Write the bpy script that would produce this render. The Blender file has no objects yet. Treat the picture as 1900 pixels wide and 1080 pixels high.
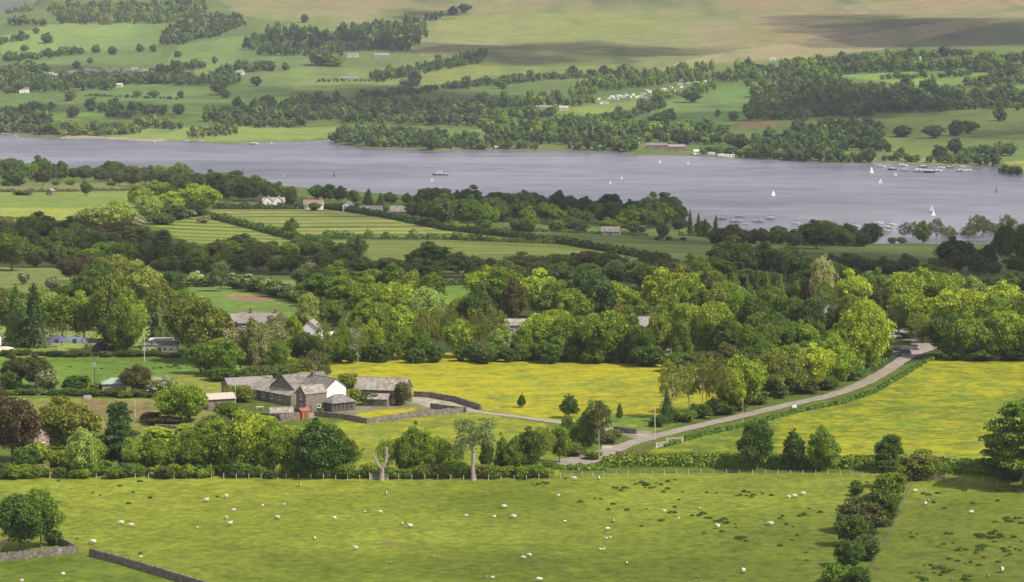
import bpy, math, random
import numpy as np
from mathutils import Vector, Matrix
S = bpy.context.scene
COL = S.collection
R = math.radians

# ------------------------------------------------------------------ camera, sky, sun
F_PX = 6000.0; PITCH = math.atan(600.0/F_PX)
cam_d = bpy.data.cameras.new('camera'); cam = bpy.data.objects.new('camera', cam_d); COL.objects.link(cam)
cam_d.sensor_width = 36.0; cam_d.lens = 36.0*F_PX/1900.0; cam_d.clip_start = 1.0; cam_d.clip_end = 40000.0
cam.location = (0, 0, 0); cam.rotation_euler = (math.pi/2-PITCH, 0, 0)
S.camera = cam
SUN_EL, SUN_AZ = 50.0, 118.0            # azimuth clockwise from the view direction (+Y)
TS = Vector((math.cos(R(SUN_EL))*math.sin(R(SUN_AZ)), math.cos(R(SUN_EL))*math.cos(R(SUN_AZ)), math.sin(R(SUN_EL))))
sl = bpy.data.lights.new('sun', 'SUN'); sl.energy = 4.5; sl.angle = R(0.5); sl.color = (1.0, 0.94, 0.82)
sun = bpy.data.objects.new('sun', sl); COL.objects.link(sun)
sun.rotation_euler = TS.to_track_quat('Z', 'Y').to_euler(); sun.location = TS*3000
W = bpy.data.worlds.new('World'); S.world = W; W.use_nodes = True
wt = W.node_tree; wt.nodes.clear()
wo = wt.nodes.new('ShaderNodeOutputWorld'); wb = wt.nodes.new('ShaderNodeBackground')
sky = wt.nodes.new('ShaderNodeTexSky'); sky.sky_type = 'NISHITA'; sky.sun_disc = False
sky.sun_elevation = R(SUN_EL); sky.sun_rotation = R(SUN_AZ); sky.air_density = 1.0; sky.dust_density = 1.5
wtc = wt.nodes.new('ShaderNodeTexCoord'); wn = wt.nodes.new('ShaderNodeTexNoise')
wn.inputs['Scale'].default_value = 3.0; wn.inputs['Detail'].default_value = 6.0
wr = wt.nodes.new('ShaderNodeMapRange'); wr.inputs[1].default_value = .35; wr.inputs[2].default_value = .62
wr.inputs[3].default_value = .35; wr.inputs[4].default_value = .95
wm = wt.nodes.new('ShaderNodeMixRGB'); wm.inputs[2].default_value = (6.5, 6.2, 6.1, 1)   # cloud cover over the blue
L = wt.links.new
L(wtc.outputs['Generated'], wn.inputs['Vector']); L(wn.outputs['Fac'], wr.inputs[0]); L(wr.outputs[0], wm.inputs[0])
L(sky.outputs[0], wm.inputs[1]); L(wm.outputs[0], wb.inputs[0]); L(wb.outputs[0], wo.inputs[0])
wb.inputs[1].default_value = 0.092
S.view_settings.view_transform = 'Standard'; S.view_settings.look = 'None'
S.view_settings.exposure = 0.50; S.view_settings.gamma = 1.0; S.view_settings.use_curve_mapping = False
S.cycles.max_bounces = 5; S.cycles.diffuse_bounces = 2; S.cycles.glossy_bounces = 2
S.cycles.transmission_bounces = 2; S.cycles.transparent_max_bounces = 8; S.cycles.volume_bounces = 0
try: S.cycles.volume_step_rate = 4.0
except Exception: pass

# ------------------------------------------------------------------ helpers
def sr(r, g, b):
    f = lambda c: ((c/255+.055)/1.055)**2.4 if c > 10 else c/255/12.92
    return (f(r), f(g), f(b), 1)
def slope(y):
    b = (540.0-np.asarray(y, float))/F_PX
    return np.tan(np.arctan(b)-PITCH)
def uof(x, y):
    b = (540.0-np.asarray(y, float))/F_PX
    return (np.asarray(x, float)-950.0)/F_PX/(math.cos(PITCH)+b*math.sin(PITCH))
def to_px(X, Y, Z):
    s = Z/Y; b = np.tan(np.arctan(s)+PITCH)
    return 950.0+F_PX*(X/Y)*(math.cos(PITCH)+b*math.sin(PITCH)), 540.0-F_PX*b
def newmesh(name, v, f, mat=None, mi=None, smooth=False):
    me = bpy.data.meshes.new(name)
    v = np.asarray(v, np.float32).reshape(-1, 3)
    if isinstance(f, np.ndarray):
        k = f.shape[1]; n = len(f)
        me.vertices.add(len(v)); me.vertices.foreach_set('co', v.ravel())
        me.loops.add(n*k); me.loops.foreach_set('vertex_index', f.astype(np.int32).ravel())
        me.polygons.add(n); me.polygons.foreach_set('loop_start', np.arange(0, n*k, k, dtype=np.int32))
        if mi is not None: me.polygons.foreach_set('material_index', np.asarray(mi, np.int32))
        if smooth: me.polygons.foreach_set('use_smooth', np.ones(n, bool))
        me.update(calc_edges=True)
    else:
        me.from_pydata(v.tolist(), [], f)
        if mi is not None: me.polygons.foreach_set('material_index', np.asarray(mi, np.int32))
        if smooth: me.polygons.foreach_set('use_smooth', np.ones(len(f), bool))
        me.update()
    if mat is not None:
        for m in (mat if isinstance(mat, (list, tuple)) else [mat]): me.materials.append(m)
    return me
def link(name, me, parent=None, **kw):
    o = bpy.data.objects.new(name, me); COL.objects.link(o)
    if parent: o.parent = parent
    for k, v in kw.items():
        if v is not None: o[k] = v
    return o
def empty(name, loc, rz=0, sc=1, label=None, category=None, group=None):
    o = bpy.data.objects.new(name, None); COL.objects.link(o); o.location = loc; o.rotation_euler = (0, 0, rz)
    o.scale = sc if isinstance(sc, (tuple, list)) else (sc, sc, sc); o.empty_display_size = .5
    if label: o['label'] = label
    if category: o['category'] = category
    if group: o['group'] = group
    return o
class MB:
    def __init__(s): s.v = []; s.f = []; s.m = []
    def add(s, vs, fs, m=0):
        b = len(s.v); s.v += [tuple(p) for p in vs]; s.f += [tuple(b+i for i in q) for q in fs]; s.m += [m]*len(fs); return s
    def box(s, x0, y0, z0, x1, y1, z1, m=0):
        return s.add([(x0,y0,z0),(x1,y0,z0),(x1,y1,z0),(x0,y1,z0),(x0,y0,z1),(x1,y0,z1),(x1,y1,z1),(x0,y1,z1)],
                     [(0,3,2,1),(4,5,6,7),(0,1,5,4),(1,2,6,5),(2,3,7,6),(3,0,4,7)], m)
    def tube(s, pts, rad, n=6, m=0, cap=True):
        pts = [Vector(p) for p in pts]; b = len(s.v); k = len(pts)
        for i, p in enumerate(pts):
            d = (pts[min(i+1, k-1)]-pts[max(i-1, 0)]).normalized()
            a = d.orthogonal().normalized(); c = d.cross(a)
            r = rad[i] if isinstance(rad, (list, tuple)) else rad
            for j in range(n):
                t = 2*math.pi*j/n; s.v.append(tuple(p+(a*math.cos(t)+c*math.sin(t))*r))
        for i in range(k-1):
            for j in range(n):
                s.f.append((b+i*n+j, b+i*n+(j+1)%n, b+(i+1)*n+(j+1)%n, b+(i+1)*n+j)); s.m.append(m)
        if cap:
            s.f.append(tuple(b+(k-1)*n+j for j in range(n))); s.m.append(m)
            s.f.append(tuple(b+n-1-j for j in range(n))); s.m.append(m)
        return s
    def mesh(s, name, mat, smooth=False): return newmesh(name, s.v, s.f, mat, s.m, smooth)
    def build(s, name, mat, parent=None, smooth=False, **kw): return link(name, s.mesh(name, mat, smooth), parent, **kw)

# ------------------------------------------------------------------ materials
def mat(name, rgb=(.5,.5,.5,1), rough=.8, noise=None, spec=.2, metal=0, bump=None, coords='Object'):
    """noise = (scale, amount, second colour or None, detail)"""
    m = bpy.data.materials.new(name); m.use_nodes = True; nt = m.node_tree; p = nt.nodes['Principled BSDF']
    p.inputs['Roughness'].default_value = rough; p.inputs['Specular IOR Level'].default_value = spec
    p.inputs['Metallic'].default_value = metal; p.inputs['Base Color'].default_value = rgb
    tc = nt.nodes.new('ShaderNodeTexCoord')
    if noise:
        n = nt.nodes.new('ShaderNodeTexNoise'); n.inputs['Scale'].default_value = noise[0]; n.inputs['Detail'].default_value = 5
        n.inputs['Roughness'].default_value = .65
        nt.links.new(tc.outputs[coords], n.inputs['Vector'])
        r = nt.nodes.new('ShaderNodeMapRange'); r.inputs[1].default_value = .3; r.inputs[2].default_value = .7
        r.inputs[3].default_value = 0; r.inputs[4].default_value = 1
        x = nt.nodes.new('ShaderNodeMixRGB'); k = noise[1]
        c2 = noise[2] if len(noise) > 2 and noise[2] else tuple(c*(1+k) for c in rgb[:3])+(1,)
        c1 = rgb if len(noise) > 2 and noise[2] else tuple(c*(1-k) for c in rgb[:3])+(1,)
        x.inputs[1].default_value = c1; x.inputs[2].default_value = c2
        nt.links.new(n.outputs['Fac'], r.inputs[0]); nt.links.new(r.outputs[0], x.inputs[0]); nt.links.new(x.outputs[0], p.inputs['Base Color'])
    if bump:
        n2 = nt.nodes.new('ShaderNodeTexNoise'); n2.inputs['Scale'].default_value = bump[0]; n2.inputs['Detail'].default_value = 4
        nt.links.new(tc.outputs[coords], n2.inputs['Vector'])
        b = nt.nodes.new('ShaderNodeBump'); b.inputs['Distance'].default_value = bump[1]; b.inputs['Strength'].default_value = 1
        nt.links.new(n2.outputs['Fac'], b.inputs['Height']); nt.links.new(b.outputs[0], p.inputs['Normal'])
    return m

# ------------------------------------------------------------------ terrain
WATER = -200.0
NEAR_SHORE = [(-1200,312),(-500,315),(0,318),(200,322),(400,335),(600,352),(800,365),(1000,382),(1200,408),(1300,424),(1360,434),(1450,443),(1560,449),(1620,452),(1750,452),(1900,453),(2400,456),(3100,458)]
FAR_SHORE = [(-1200,243),(-500,245),(0,250),(70,253),(110,257),(180,256),(250,261),(360,262),(420,267),(480,264),(560,264),(612,259),(625,267),(680,275),(760,279),(800,281),(870,278),(950,279),(1060,281),(1150,283),(1180,288),(1250,288),(1300,290),(1400,295),(1500,300),(1560,303),(1620,301),(1700,305),(1800,309),(1842,307),(1852,316),(1870,321),(1900,325),(1960,328),(2050,318),(2400,318),(3100,322)]
def shore(tab, u):
    us = [float(uof(x, y)) for x, y in tab]; Ys = [float(WATER/slope(y)) for x, y in tab]
    return np.interp(u, us, Ys)
# depth knots of the near side: (Y, z) for left, middle and right
NEARK = [ # Y values and z values at x = 0, 950, 1900
 ((300,-103),(300,-103),(300,-103)), ((450,-113.5),)*3, ((615,-117),)*3, ((730,-115),)*3, ((840,-115),)*3, ((960,-115.3),)*3,
 ((1180,-121),(1180,-119),(1180,-121)), ((1350,-129),(1350,-126.5),(1350,-130)), ((1550,-136.5),(1550,-137),(1550,-144)),
 ((1800,-141.5),(1750,-144),(1720,-154)), ((2120,-150.5),(2050,-151),(2000,-173)), ((2600,-171),(2450,-175),(2180,-187))]
FARK = { # x: list of (y pixel, Y)
 0:  [(230,4080),(200,4400),(150,4850),(100,5350),(60,5800),(24,6500)],
 450:[(230,4050),(200,4350),(150,4800),(100,5350),(50,6000),(-30,7200)],
 950:[(240,4000),(200,4350),(150,4850),(100,5400),(50,6050),(-30,7300)],
 1900:[(270,3550),(220,3950),(165,4500),(110,5000),(50,5700),(-40,6800)]}
XF = [0, 450, 950, 1900]
def pchip(xk, yk, x):
    xk = np.asarray(xk, float); yk = np.asarray(yk, float); h = np.diff(xk); d = np.diff(yk)/h
    m = np.zeros(len(xk)); m[0] = d[0]; m[-1] = d[-1]
    for i in range(1, len(xk)-1):
        if d[i-1]*d[i] > 0:
            w1 = 2*h[i]+h[i-1]; w2 = h[i]+2*h[i-1]; m[i] = (w1+w2)/(w1/d[i-1]+w2/d[i])
    i = np.clip(np.searchsorted(xk, x)-1, 0, len(h)-1); t = (x-xk[i])/h[i]
    out = ((1+2*t)*(1-t)**2)*yk[i]+(t*(1-t)**2)*h[i]*m[i]+(t*t*(3-2*t))*yk[i+1]+(t*t*(t-1))*h[i]*m[i+1]
    out = np.where(x < xk[0], yk[0]+(x-xk[0])*m[0], out)
    return out
US = np.arange(-1150, 3051, 5.4); US = (US-950)/F_PX/math.cos(PITCH)*1.0
# rows
ys = [260.0]
while ys[-1] < 9000:
    y = ys[-1]
    z = 112 if y < 900 else (150 if y < 2500 else 175)
    st = 1.15*y*y/(F_PX*z)
    if y < 600: st = 8
    if y > 2300 and y < 3200: st = 9
    if y > 7000: st = 60
    if y > 3200: st = min(st, 13) if y < 4300 else min(st, 22) if y < 7000 else st
    ys.append(y+st)
YS = np.array(ys)
def vnoise(X, Y, sc, seed):
    r = np.random.RandomState(seed); T = r.rand(64, 64); x = X/sc; y = Y/sc
    xi = np.floor(x).astype(int); yi = np.floor(y).astype(int); fx = x-xi; fy = y-yi
    fx = fx*fx*(3-2*fx); fy = fy*fy*(3-2*fy); g = lambda a, b: T[a % 64, b % 64]
    return (g(xi,yi)*(1-fx)+g(xi+1,yi)*fx)*(1-fy)+(g(xi,yi+1)*(1-fx)+g(xi+1,yi+1)*fx)*fy-.5
YN = shore(NEAR_SHORE, US); YF = shore(FAR_SHORE, US)
uX = np.array([float(uof(x, 500)) for x in (0, 950, 1900)]); uXF = np.array([float(uof(x, 150)) for x in XF])
H = np.zeros((len(US), len(YS)))
nk = np.array([[[k[j][0], k[j][1]] for j in range(3)] for k in NEARK])      # knots, 3, 2
fk = np.array([[[Y, float(slope(y))*Y] for y, Y in FARK[x]] for x in XF])     # 4, k, 2
for i, u in enumerate(US):
    kY = [np.interp(u, uX, nk[q,:,0]) for q in range(len(nk))]; kZ = [np.interp(u, uX, nk[q,:,1]) for q in range(len(nk))]
    kY.append(YN[i]); kZ.append(WATER+.25)
    kY.append(YN[i]+70); kZ.append(WATER-4)
    kY.append(YF[i]-70); kZ.append(WATER-4)
    kY.append(YF[i]); kZ.append(WATER+.25)
    kY.append(YF[i]+45); kZ.append(WATER+2.2)
    for q in range(fk.shape[1]):
        kY.append(np.interp(u, uXF, fk[:,q,0])); kZ.append(np.interp(u, uXF, fk[:,q,1]))
    lw = float(np.clip((u-uXF[0])/(uXF[1]-uXF[0])*3, 0, 1))
    kY.append(kY[-1]+900); kZ.append(kZ[-1]+(-60*(1-lw)+60*lw))
    kY.append(9300); kZ.append(kZ[-1]+(-60*(1-lw)+20*lw))
    H[i] = pchip(kY, kZ, YS)
XX = US[:,None]*YS[None,:]; YY = np.repeat(YS[None,:], len(US), 0)
damp = np.clip((YN[:,None]-YY)/300, 0, 1)*np.clip((YY-950)/500, 0, 1)+np.clip((YY-YF[:,None])/300, 0, 1)
H += damp*(vnoise(XX, YY, 170, 1)*5+vnoise(XX, YY, 420, 2)*7)*np.where(YY > 3500, np.clip((YY-YF[:,None])/700, .25, 1.8), .55)
H += vnoise(XX, YY, 45, 3)*.35*(YY < 1100)
_wt = np.clip((US-float(uof(1120, 430)))/(float(uof(1320, 430))-float(uof(1120, 430))), 0, 1)[:,None]      # open shore on the right: the pasture slopes evenly to the water
_cap = WATER/YN[:,None]*YY-.003*(YN[:,None]-YY)
_in = (YY < YN[:,None]) & (YY > 1700)
H = np.where(_in, H*(1-_wt)+np.minimum(H, _cap)*_wt, H)
U0, DU = US[0], US[1]-US[0]
def ground(X, Y):
    """terrain height"""
    fu = np.clip((X/Y-U0)/DU, 0, len(US)-1.001); iu = int(fu); fu -= iu
    iy = int(np.clip(np.searchsorted(YS, Y)-1, 0, len(YS)-2)); fy = (Y-YS[iy])/(YS[iy+1]-YS[iy])
    return float((H[iu,iy]*(1-fu)+H[iu+1,iy]*fu)*(1-fy)+(H[iu,iy+1]*(1-fu)+H[iu+1,iy+1]*fu)*fy)
def P(x, y, water=False):
    """where the view ray through photo pixel (x, y) meets the ground (or the lake)"""
    s = float(slope(y)); u = float(uof(x, y))
    if water: Y = WATER/s; return Vector((u*Y, Y, WATER))
    fu = float(np.clip((u-U0)/DU, 0, len(US)-1.001)); iu = int(fu); fu -= iu
    h = H[iu]*(1-fu)+H[iu+1]*fu; g = h-s*YS
    k0 = 20; idx = np.nonzero(g[k0:] >= 0)[0]
    k = (idx[0]+k0) if len(idx) else len(YS)-1
    a, b = g[k-1], g[k]; t = 0 if b == a else np.clip(-a/(b-a), 0, 1)
    Y = YS[k-1]+t*(YS[k]-YS[k-1]); return Vector((u*Y, Y, ground(u*Y, Y)))
def ppm(Y): return F_PX/Y          # photo pixels per metre at depth Y
# ------------------------------------------------------------------ land cover (fields, moor, shore), laid on the ground
GAIN = 2.1
def cs(r, g, b): return np.array(sr(r, g, b)[:3])/GAIN
def inpoly(px, py, poly):
    poly = np.array(poly, float); x0, y0 = poly.min(0); x1, y1 = poly.max(0)
    m = np.zeros(px.shape, bool); bb = (px >= x0) & (px <= x1) & (py >= y0) & (py <= y1)
    qx, qy = px[bb], py[bb]; c = np.zeros(qx.shape, bool); n = len(poly)
    for i in range(n):
        xa, ya = poly[i]; xb, yb = poly[(i+1) % n]
        if ya == yb: continue
        k = ((ya > qy) != (yb > qy)) & (qx < (xb-xa)*(qy-ya)/(yb-ya)+xa); c ^= k
    m[bb] = c; return m
gx, gy = to_px(XX, YY, H)
jx = gx+vnoise(XX, YY, 14, 5)*5+vnoise(XX, YY, 4, 6)*2; jy = gy+vnoise(XX, YY, 14, 7)*1.6
n1 = vnoise(XX, YY, 9, 11); n2 = vnoise(XX, YY, 33, 12); n3 = vnoise(XX, YY, 120, 13); n4 = vnoise(XX, YY, 3.1, 14)
nm = vnoise(XX, (YY+XX*.9)*.11, 95, 41)*.75+vnoise(XX, (YY+XX*.9)*.14, 30, 42)*.5; nx = np.where(YY > 3300, nm, vnoise(XX*.35, YY, 26, 15))          # long streaks along the slope
Cc = np.zeros(XX.shape+(3,)); FL = np.zeros(XX.shape); TU = np.zeros(XX.shape)
def mixc(mask, c, k=None):
    if k is None: Cc[mask] = c
    else: kk = (k[mask] if hasattr(k, 'shape') else k); kk = np.asarray(kk)[..., None] if hasattr(kk, 'shape') and kk.ndim else kk; Cc[mask] = Cc[mask]*(1-kk)+c*kk
far = YY > (YN[:,None]+YF[:,None])/2
Cc[:] = cs(112, 128, 52)
Cc[far] = cs(120, 142, 70)
nearf = (gy > 878) & ~far
mixc(nearf, cs(156, 168, 58)); mixc(nearf, cs(102, 120, 40), np.clip((gy-890)/150, 0, 1)*.45+np.clip((gx-500)/1000, 0, 1)*.42)
mixc(nearf, cs(160, 172, 66), np.clip(n2*1.6+.12, 0, 1)*.25); mixc(nearf, cs(92, 116, 34), np.clip(-n2*1.5+n3*.6, 0, 1)*.45)
mixc(nearf & (gx > 1500) & (gy > 890), cs(132, 138, 62), np.clip(n1+n3+.25, 0, 1)*.5)
mixc(inpoly(jx, jy, [(700,1006),(712,1004),(732,1008),(726,1013),(706,1012)]), cs(150,125,85))
mixc(inpoly(jx, jy, [(-200,1050),(30,1038),(140,1024),(178,1030),(240,1048),(380,1085),(400,1140),(-200,1140)]), cs(112,134,48), .7)
FIELDS = [ # polygon, sunlit colour, flowers, share
 ([(640,780),(760,770),(880,765),(1010,785),(1060,810),(1040,884),(560,884),(560,800)], (150,162,58), 0.14),
 ([(260,800),(400,770),(560,800),(560,884),(260,884)], (136,152,56), 0.03),
 ([(-200,738),(280,740),(400,765),(400,810),(260,800),(120,800),(-200,800)], (150,152,76), 0),
 ([(160,742),(280,745),(290,778),(170,776)], (150,138,90), 0),
 ([(-200,664),(60,664),(370,664),(520,690),(540,700),(380,735),(-200,736)], (122,154,62), 0),
 ([(330,690),(520,690),(520,705),(400,740),(330,735)], (150,158,70), 0.08),
 ([(-200,606),(330,606),(330,662),(-200,662)], (168,184,92), 0),
 ([(-200,496),(150,496),(215,540),(330,560),(330,600),(-200,600)], (136,150,80), 0),
 ([(300,526),(430,532),(540,556),(560,590),(330,620),(300,560)], (128,158,72), 0),
 ([(418,549),(450,546),(500,551),(515,556),(480,561),(430,555)], (176,148,112), 0),
 ([(320,508),(580,512),(640,530),(640,545),(320,520)], (140,156,80), 0),
 ([(790,515),(880,520),(880,580),(790,560)], (124,158,66), 0),
 ([(480,712),(500,690),(540,660),(620,655),(900,654),(1140,662),(1220,668),(1360,690),(1340,740),(1240,778),(1140,800),(1030,780),(890,762),(770,735),(640,712)], (150,162,58), 0.70),
 ([(1130,770),(1230,770),(1340,740),(1350,765),(1210,800),(1120,800)], (120,150,62), 0.1),
 ([(1190,850),(1215,828),(1400,778),(1560,744),(1650,708),(1740,660),(1900,663),(2400,672),(2500,880),(1800,872),(1520,856)], (136,154,50), 0.5),
 ([(1190,850),(1215,828),(1400,778),(1450,766),(1440,850)], (124,146,50), 0.32),
 ([(-200,350),(90,353),(240,352),(250,372),(250,400),(130,430),(-200,440)], (146,168,80), 0),
 ([(0,385),(250,385),(250,425),(0,425)], (180,190,88), 0),
 ([(0,404),(60,404),(60,425),(0,425)], (206,196,76), .3),
 ([(-200,340),(240,340),(230,356),(-200,358)], (140,146,92), 0),
 ([(285,415),(360,400),(440,420),(560,446),(585,458),(400,470),(330,440)], (162,176,84), 0),
 ([(385,390),(440,386),(620,387),(700,396),(830,418),(940,434),(960,442),(600,440),(480,424)], (158,168,88), 0),
 ([(600,442),(960,444),(1060,450),(1230,480),(1250,500),(850,512),(700,500),(600,470)], (140,152,76), 0),
 ([(920,412),(1100,420),(1300,428),(1560,444),(1900,450),(1900,530),(1500,520),(1230,490),(1060,452)], (118,138,70), 0),
 ([(390,372),(760,382),(800,400),(620,386),(400,388)], (118,140,76), 0),
 ([(765,735),(800,735),(850,746),(895,763),(850,768),(800,760),(765,748)], (196,184,168), 0),
 ([(600,758),(765,745),(800,757),(860,763),(800,768),(722,778),(640,775),(585,768)], (150,148,110), .0),
 ([(655,770),(700,760),(770,756),(775,760),(715,772),(680,778)], (176,172,50), .75),
 ([(560,764),(600,768),(590,774),(560,776)], (180,170,155), 0),
 ([(1120,790),(1215,800),(1215,812),(1170,812)], (170,160,140), 0),
 # the far side of the lake
 ([(150,240),(200,250),(480,250),(700,262),(900,276),(900,262),(600,243),(300,238)], (165,181,87), 0),
 ([(200,250),(330,236),(640,236),(640,256),(400,262),(250,262)], (161,181,90), 0),
 ([(70,205),(200,208),(200,222),(70,222)], (158,191,83), 0),
 ([(640,232),(900,240),(880,252),(700,246)], (137,171,83), 0),
 ([(30,165),(220,155),(480,170),(480,190),(30,190)], (124,150,78), 0),
 ([(150,190),(480,170),(640,190),(600,205),(330,212)], (120,152,78), 0),
 ([(0,68),(110,42),(330,42),(300,82),(200,105),(0,100)], (156,181,97), 0),
 ([(330,85),(480,60),(600,25),(760,24),(740,50),(600,70),(500,90),(620,120),(480,150),(300,130)], (137,163,88), 0),
 ([(20,100),(300,90),(300,118),(40,120)], (129,155,83), 0),
 ([(480,130),(700,124),(900,130),(640,170),(480,160)], (148,168,87), 0),
 ([(820,115),(1160,112),(1300,120),(1280,150),(1000,150),(700,160),(760,140)], (156,165,83), 0),
 ([(620,165),(800,160),(860,170),(700,190),(620,190)], (126,154,78), 0),
 ([(1000,205),(1180,185),(1180,200),(1040,222)], (163,179,83), 0),
 ([(1150,235),(1260,180),(1340,160),(1460,160),(1440,205),(1300,250)], (120,159,80), 0),
 ([(1550,140),(1800,128),(1860,130),(1850,160),(1700,160)], (156,186,85), 0),
 ([(1780,150),(1860,145),(1860,185),(1780,180)], (165,157,90), 0),
 ([(1370,222),(1450,218),(1440,238),(1370,240)], (167,139,91), 0),
 ([(1430,250),(1560,215),(1700,205),(2400,200),(2400,300),(1560,300)], (129,150,75), 0),
 ([(1640,290),(1840,296),(1840,307),(1640,304)], (167,177,90), 0),
 ([(1860,300),(2100,290),(2200,322),(1870,316)], (193,189,90), 0),
]
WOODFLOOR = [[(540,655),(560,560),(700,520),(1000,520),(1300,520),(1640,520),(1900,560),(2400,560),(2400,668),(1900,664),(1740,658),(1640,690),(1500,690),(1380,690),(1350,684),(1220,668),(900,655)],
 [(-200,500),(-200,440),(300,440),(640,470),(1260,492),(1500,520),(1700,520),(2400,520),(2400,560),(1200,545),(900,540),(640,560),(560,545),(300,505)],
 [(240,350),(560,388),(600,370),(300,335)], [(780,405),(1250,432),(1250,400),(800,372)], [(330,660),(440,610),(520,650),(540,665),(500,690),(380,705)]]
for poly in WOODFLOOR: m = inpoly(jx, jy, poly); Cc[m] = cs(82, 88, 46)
for poly, c, fl in FIELDS:
    m = inpoly(jx, jy, poly); Cc[m] = cs(*c); FL[m] = fl
# the moor above the last fields: bracken, bents and heather in drifts, some painted sun and shade
edge = np.interp(gx, [-400,0,370,450,700,800,1000,1200,1300,1500,1600,1750,1900,2500], [-60,-50,-20,30,62,112,118,122,118,112,96,90,84,70])
moor = far & (gy < edge+n3*10)
Cc[moor] = cs(160, 164, 96)
mixc(moor, cs(182, 164, 124), np.clip(nx*2.6+n3*1.5+.0, 0, 1)*.85)
mixc(moor, cs(176, 148, 116), np.clip((28-gy)/22, 0, 1)*(.35+.5*np.clip(n3*3+.5, 0, 1))*np.clip((gx-330)/60, 0, 1))
mixc(moor, cs(176, 148, 116), np.clip((gx-1250)/300, 0, 1)*np.clip(.5+nx*2, 0, 1)*.8)
mixc(moor, cs(104, 96, 84), np.clip((gx-1520)/160, 0, 1)*np.clip((gy-30-n3*30)/18, 0, 1)*np.clip(.8+nx*1.8, 0, 1)*.9)  # far right darkened: cloud shade put into the moor colour
mixc(moor, cs(108, 116, 70), np.clip(-nx*2.4+n2, 0, 1)*.6)
mixc(moor & inpoly(jx, jy, [(1240,122),(1330,98),(1480,78),(1720,46),(1900,18),(1900,34),(1740,66),(1640,92),(1480,108)]), cs(196,178,134), .75)  # tan tongue, the sunlit ridge's brightness painted into its colour
mixc(moor & inpoly(jx, jy, [(1560,10),(1700,0),(1900,0),(1900,12),(1700,30),(1600,32)]), cs(190,164,134), .7)
mixc(moor, cs(172, 178, 92), inpoly(jx, jy, [(800,30),(1200,20),(1300,60),(1000,80),(820,70)])*.5)
mixc(far, cs(150, 158, 96), np.clip(n3*1.5, 0, .4)); mixc(far, cs(100, 122, 72), np.clip(-nx*1.6-.1, 0, .45))
# mown swathes
def swathes(poly, ang, per, amp, c2, wob=14):
    m = inpoly(jx, jy, poly); a = R(ang)
    ph = (YY*math.cos(a)+XX*math.sin(a)+vnoise(XX, YY, 160, 21)*wob)/per
    w = (np.clip(np.sin(2*math.pi*ph)*1.4, -1, 1)*.5+.5)*amp*(.8+n2*.6); mixc(m, cs(*c2), np.clip(w, 0, 1))
SA, SB_, SC_, SD_ = [[q for q in FIELDS if q[0][0] == k][0][0] for k in ((285,415), (385,390), (600,442), (-200,350))]
swathes(SA, 20, 28, 1.0, (92,116,46)); swathes(SB_, -14, 34, 1.0, (88,108,46)); swathes(SC_, 4, 34, .6, (106,122,56)); swathes(SB_, -16, 90, .35, (190,190,110)); swathes(SD_, 3, 30, .25, (120,150,66))
# bare shore rims, sand spit
rim = (YY > YF[:,None]-3) & (YY < YF[:,None]+16); mixc(rim, cs(150,138,118), np.clip(.45+n1, 0, 1))
mixc(inpoly(gx, gy, [(112,254),(130,250),(200,254),(300,258),(310,264),(180,263),(112,260)]), cs(204,190,160), .9)
rim = (YY < YN[:,None]+3) & (YY > YN[:,None]-8); mixc(rim, cs(130,122,100))
Cc *= (1+.16*n1+.14*n2+.10*n4+.12*n3)[..., None]
Cc[far] *= np.array([.91, .96, .90]); Cc = np.clip(Cc, .004, .8)
nu, ny = H.shape
idx = np.arange(nu*ny).reshape(nu, ny)
quads = np.stack([idx[:-1,:-1], idx[1:,:-1], idx[1:,1:], idx[:-1,1:]], -1).reshape(-1, 4)
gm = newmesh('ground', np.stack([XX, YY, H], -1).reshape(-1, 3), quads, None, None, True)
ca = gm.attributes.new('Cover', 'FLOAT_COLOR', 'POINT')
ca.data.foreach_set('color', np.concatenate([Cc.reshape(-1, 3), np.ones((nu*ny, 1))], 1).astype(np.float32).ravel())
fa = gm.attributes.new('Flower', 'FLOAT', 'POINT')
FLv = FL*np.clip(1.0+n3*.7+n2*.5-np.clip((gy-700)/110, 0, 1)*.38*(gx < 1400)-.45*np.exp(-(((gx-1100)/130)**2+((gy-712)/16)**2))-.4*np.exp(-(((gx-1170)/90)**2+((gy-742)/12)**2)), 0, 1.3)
fa.data.foreach_set('value', FLv.astype(np.float32).ravel())
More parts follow.
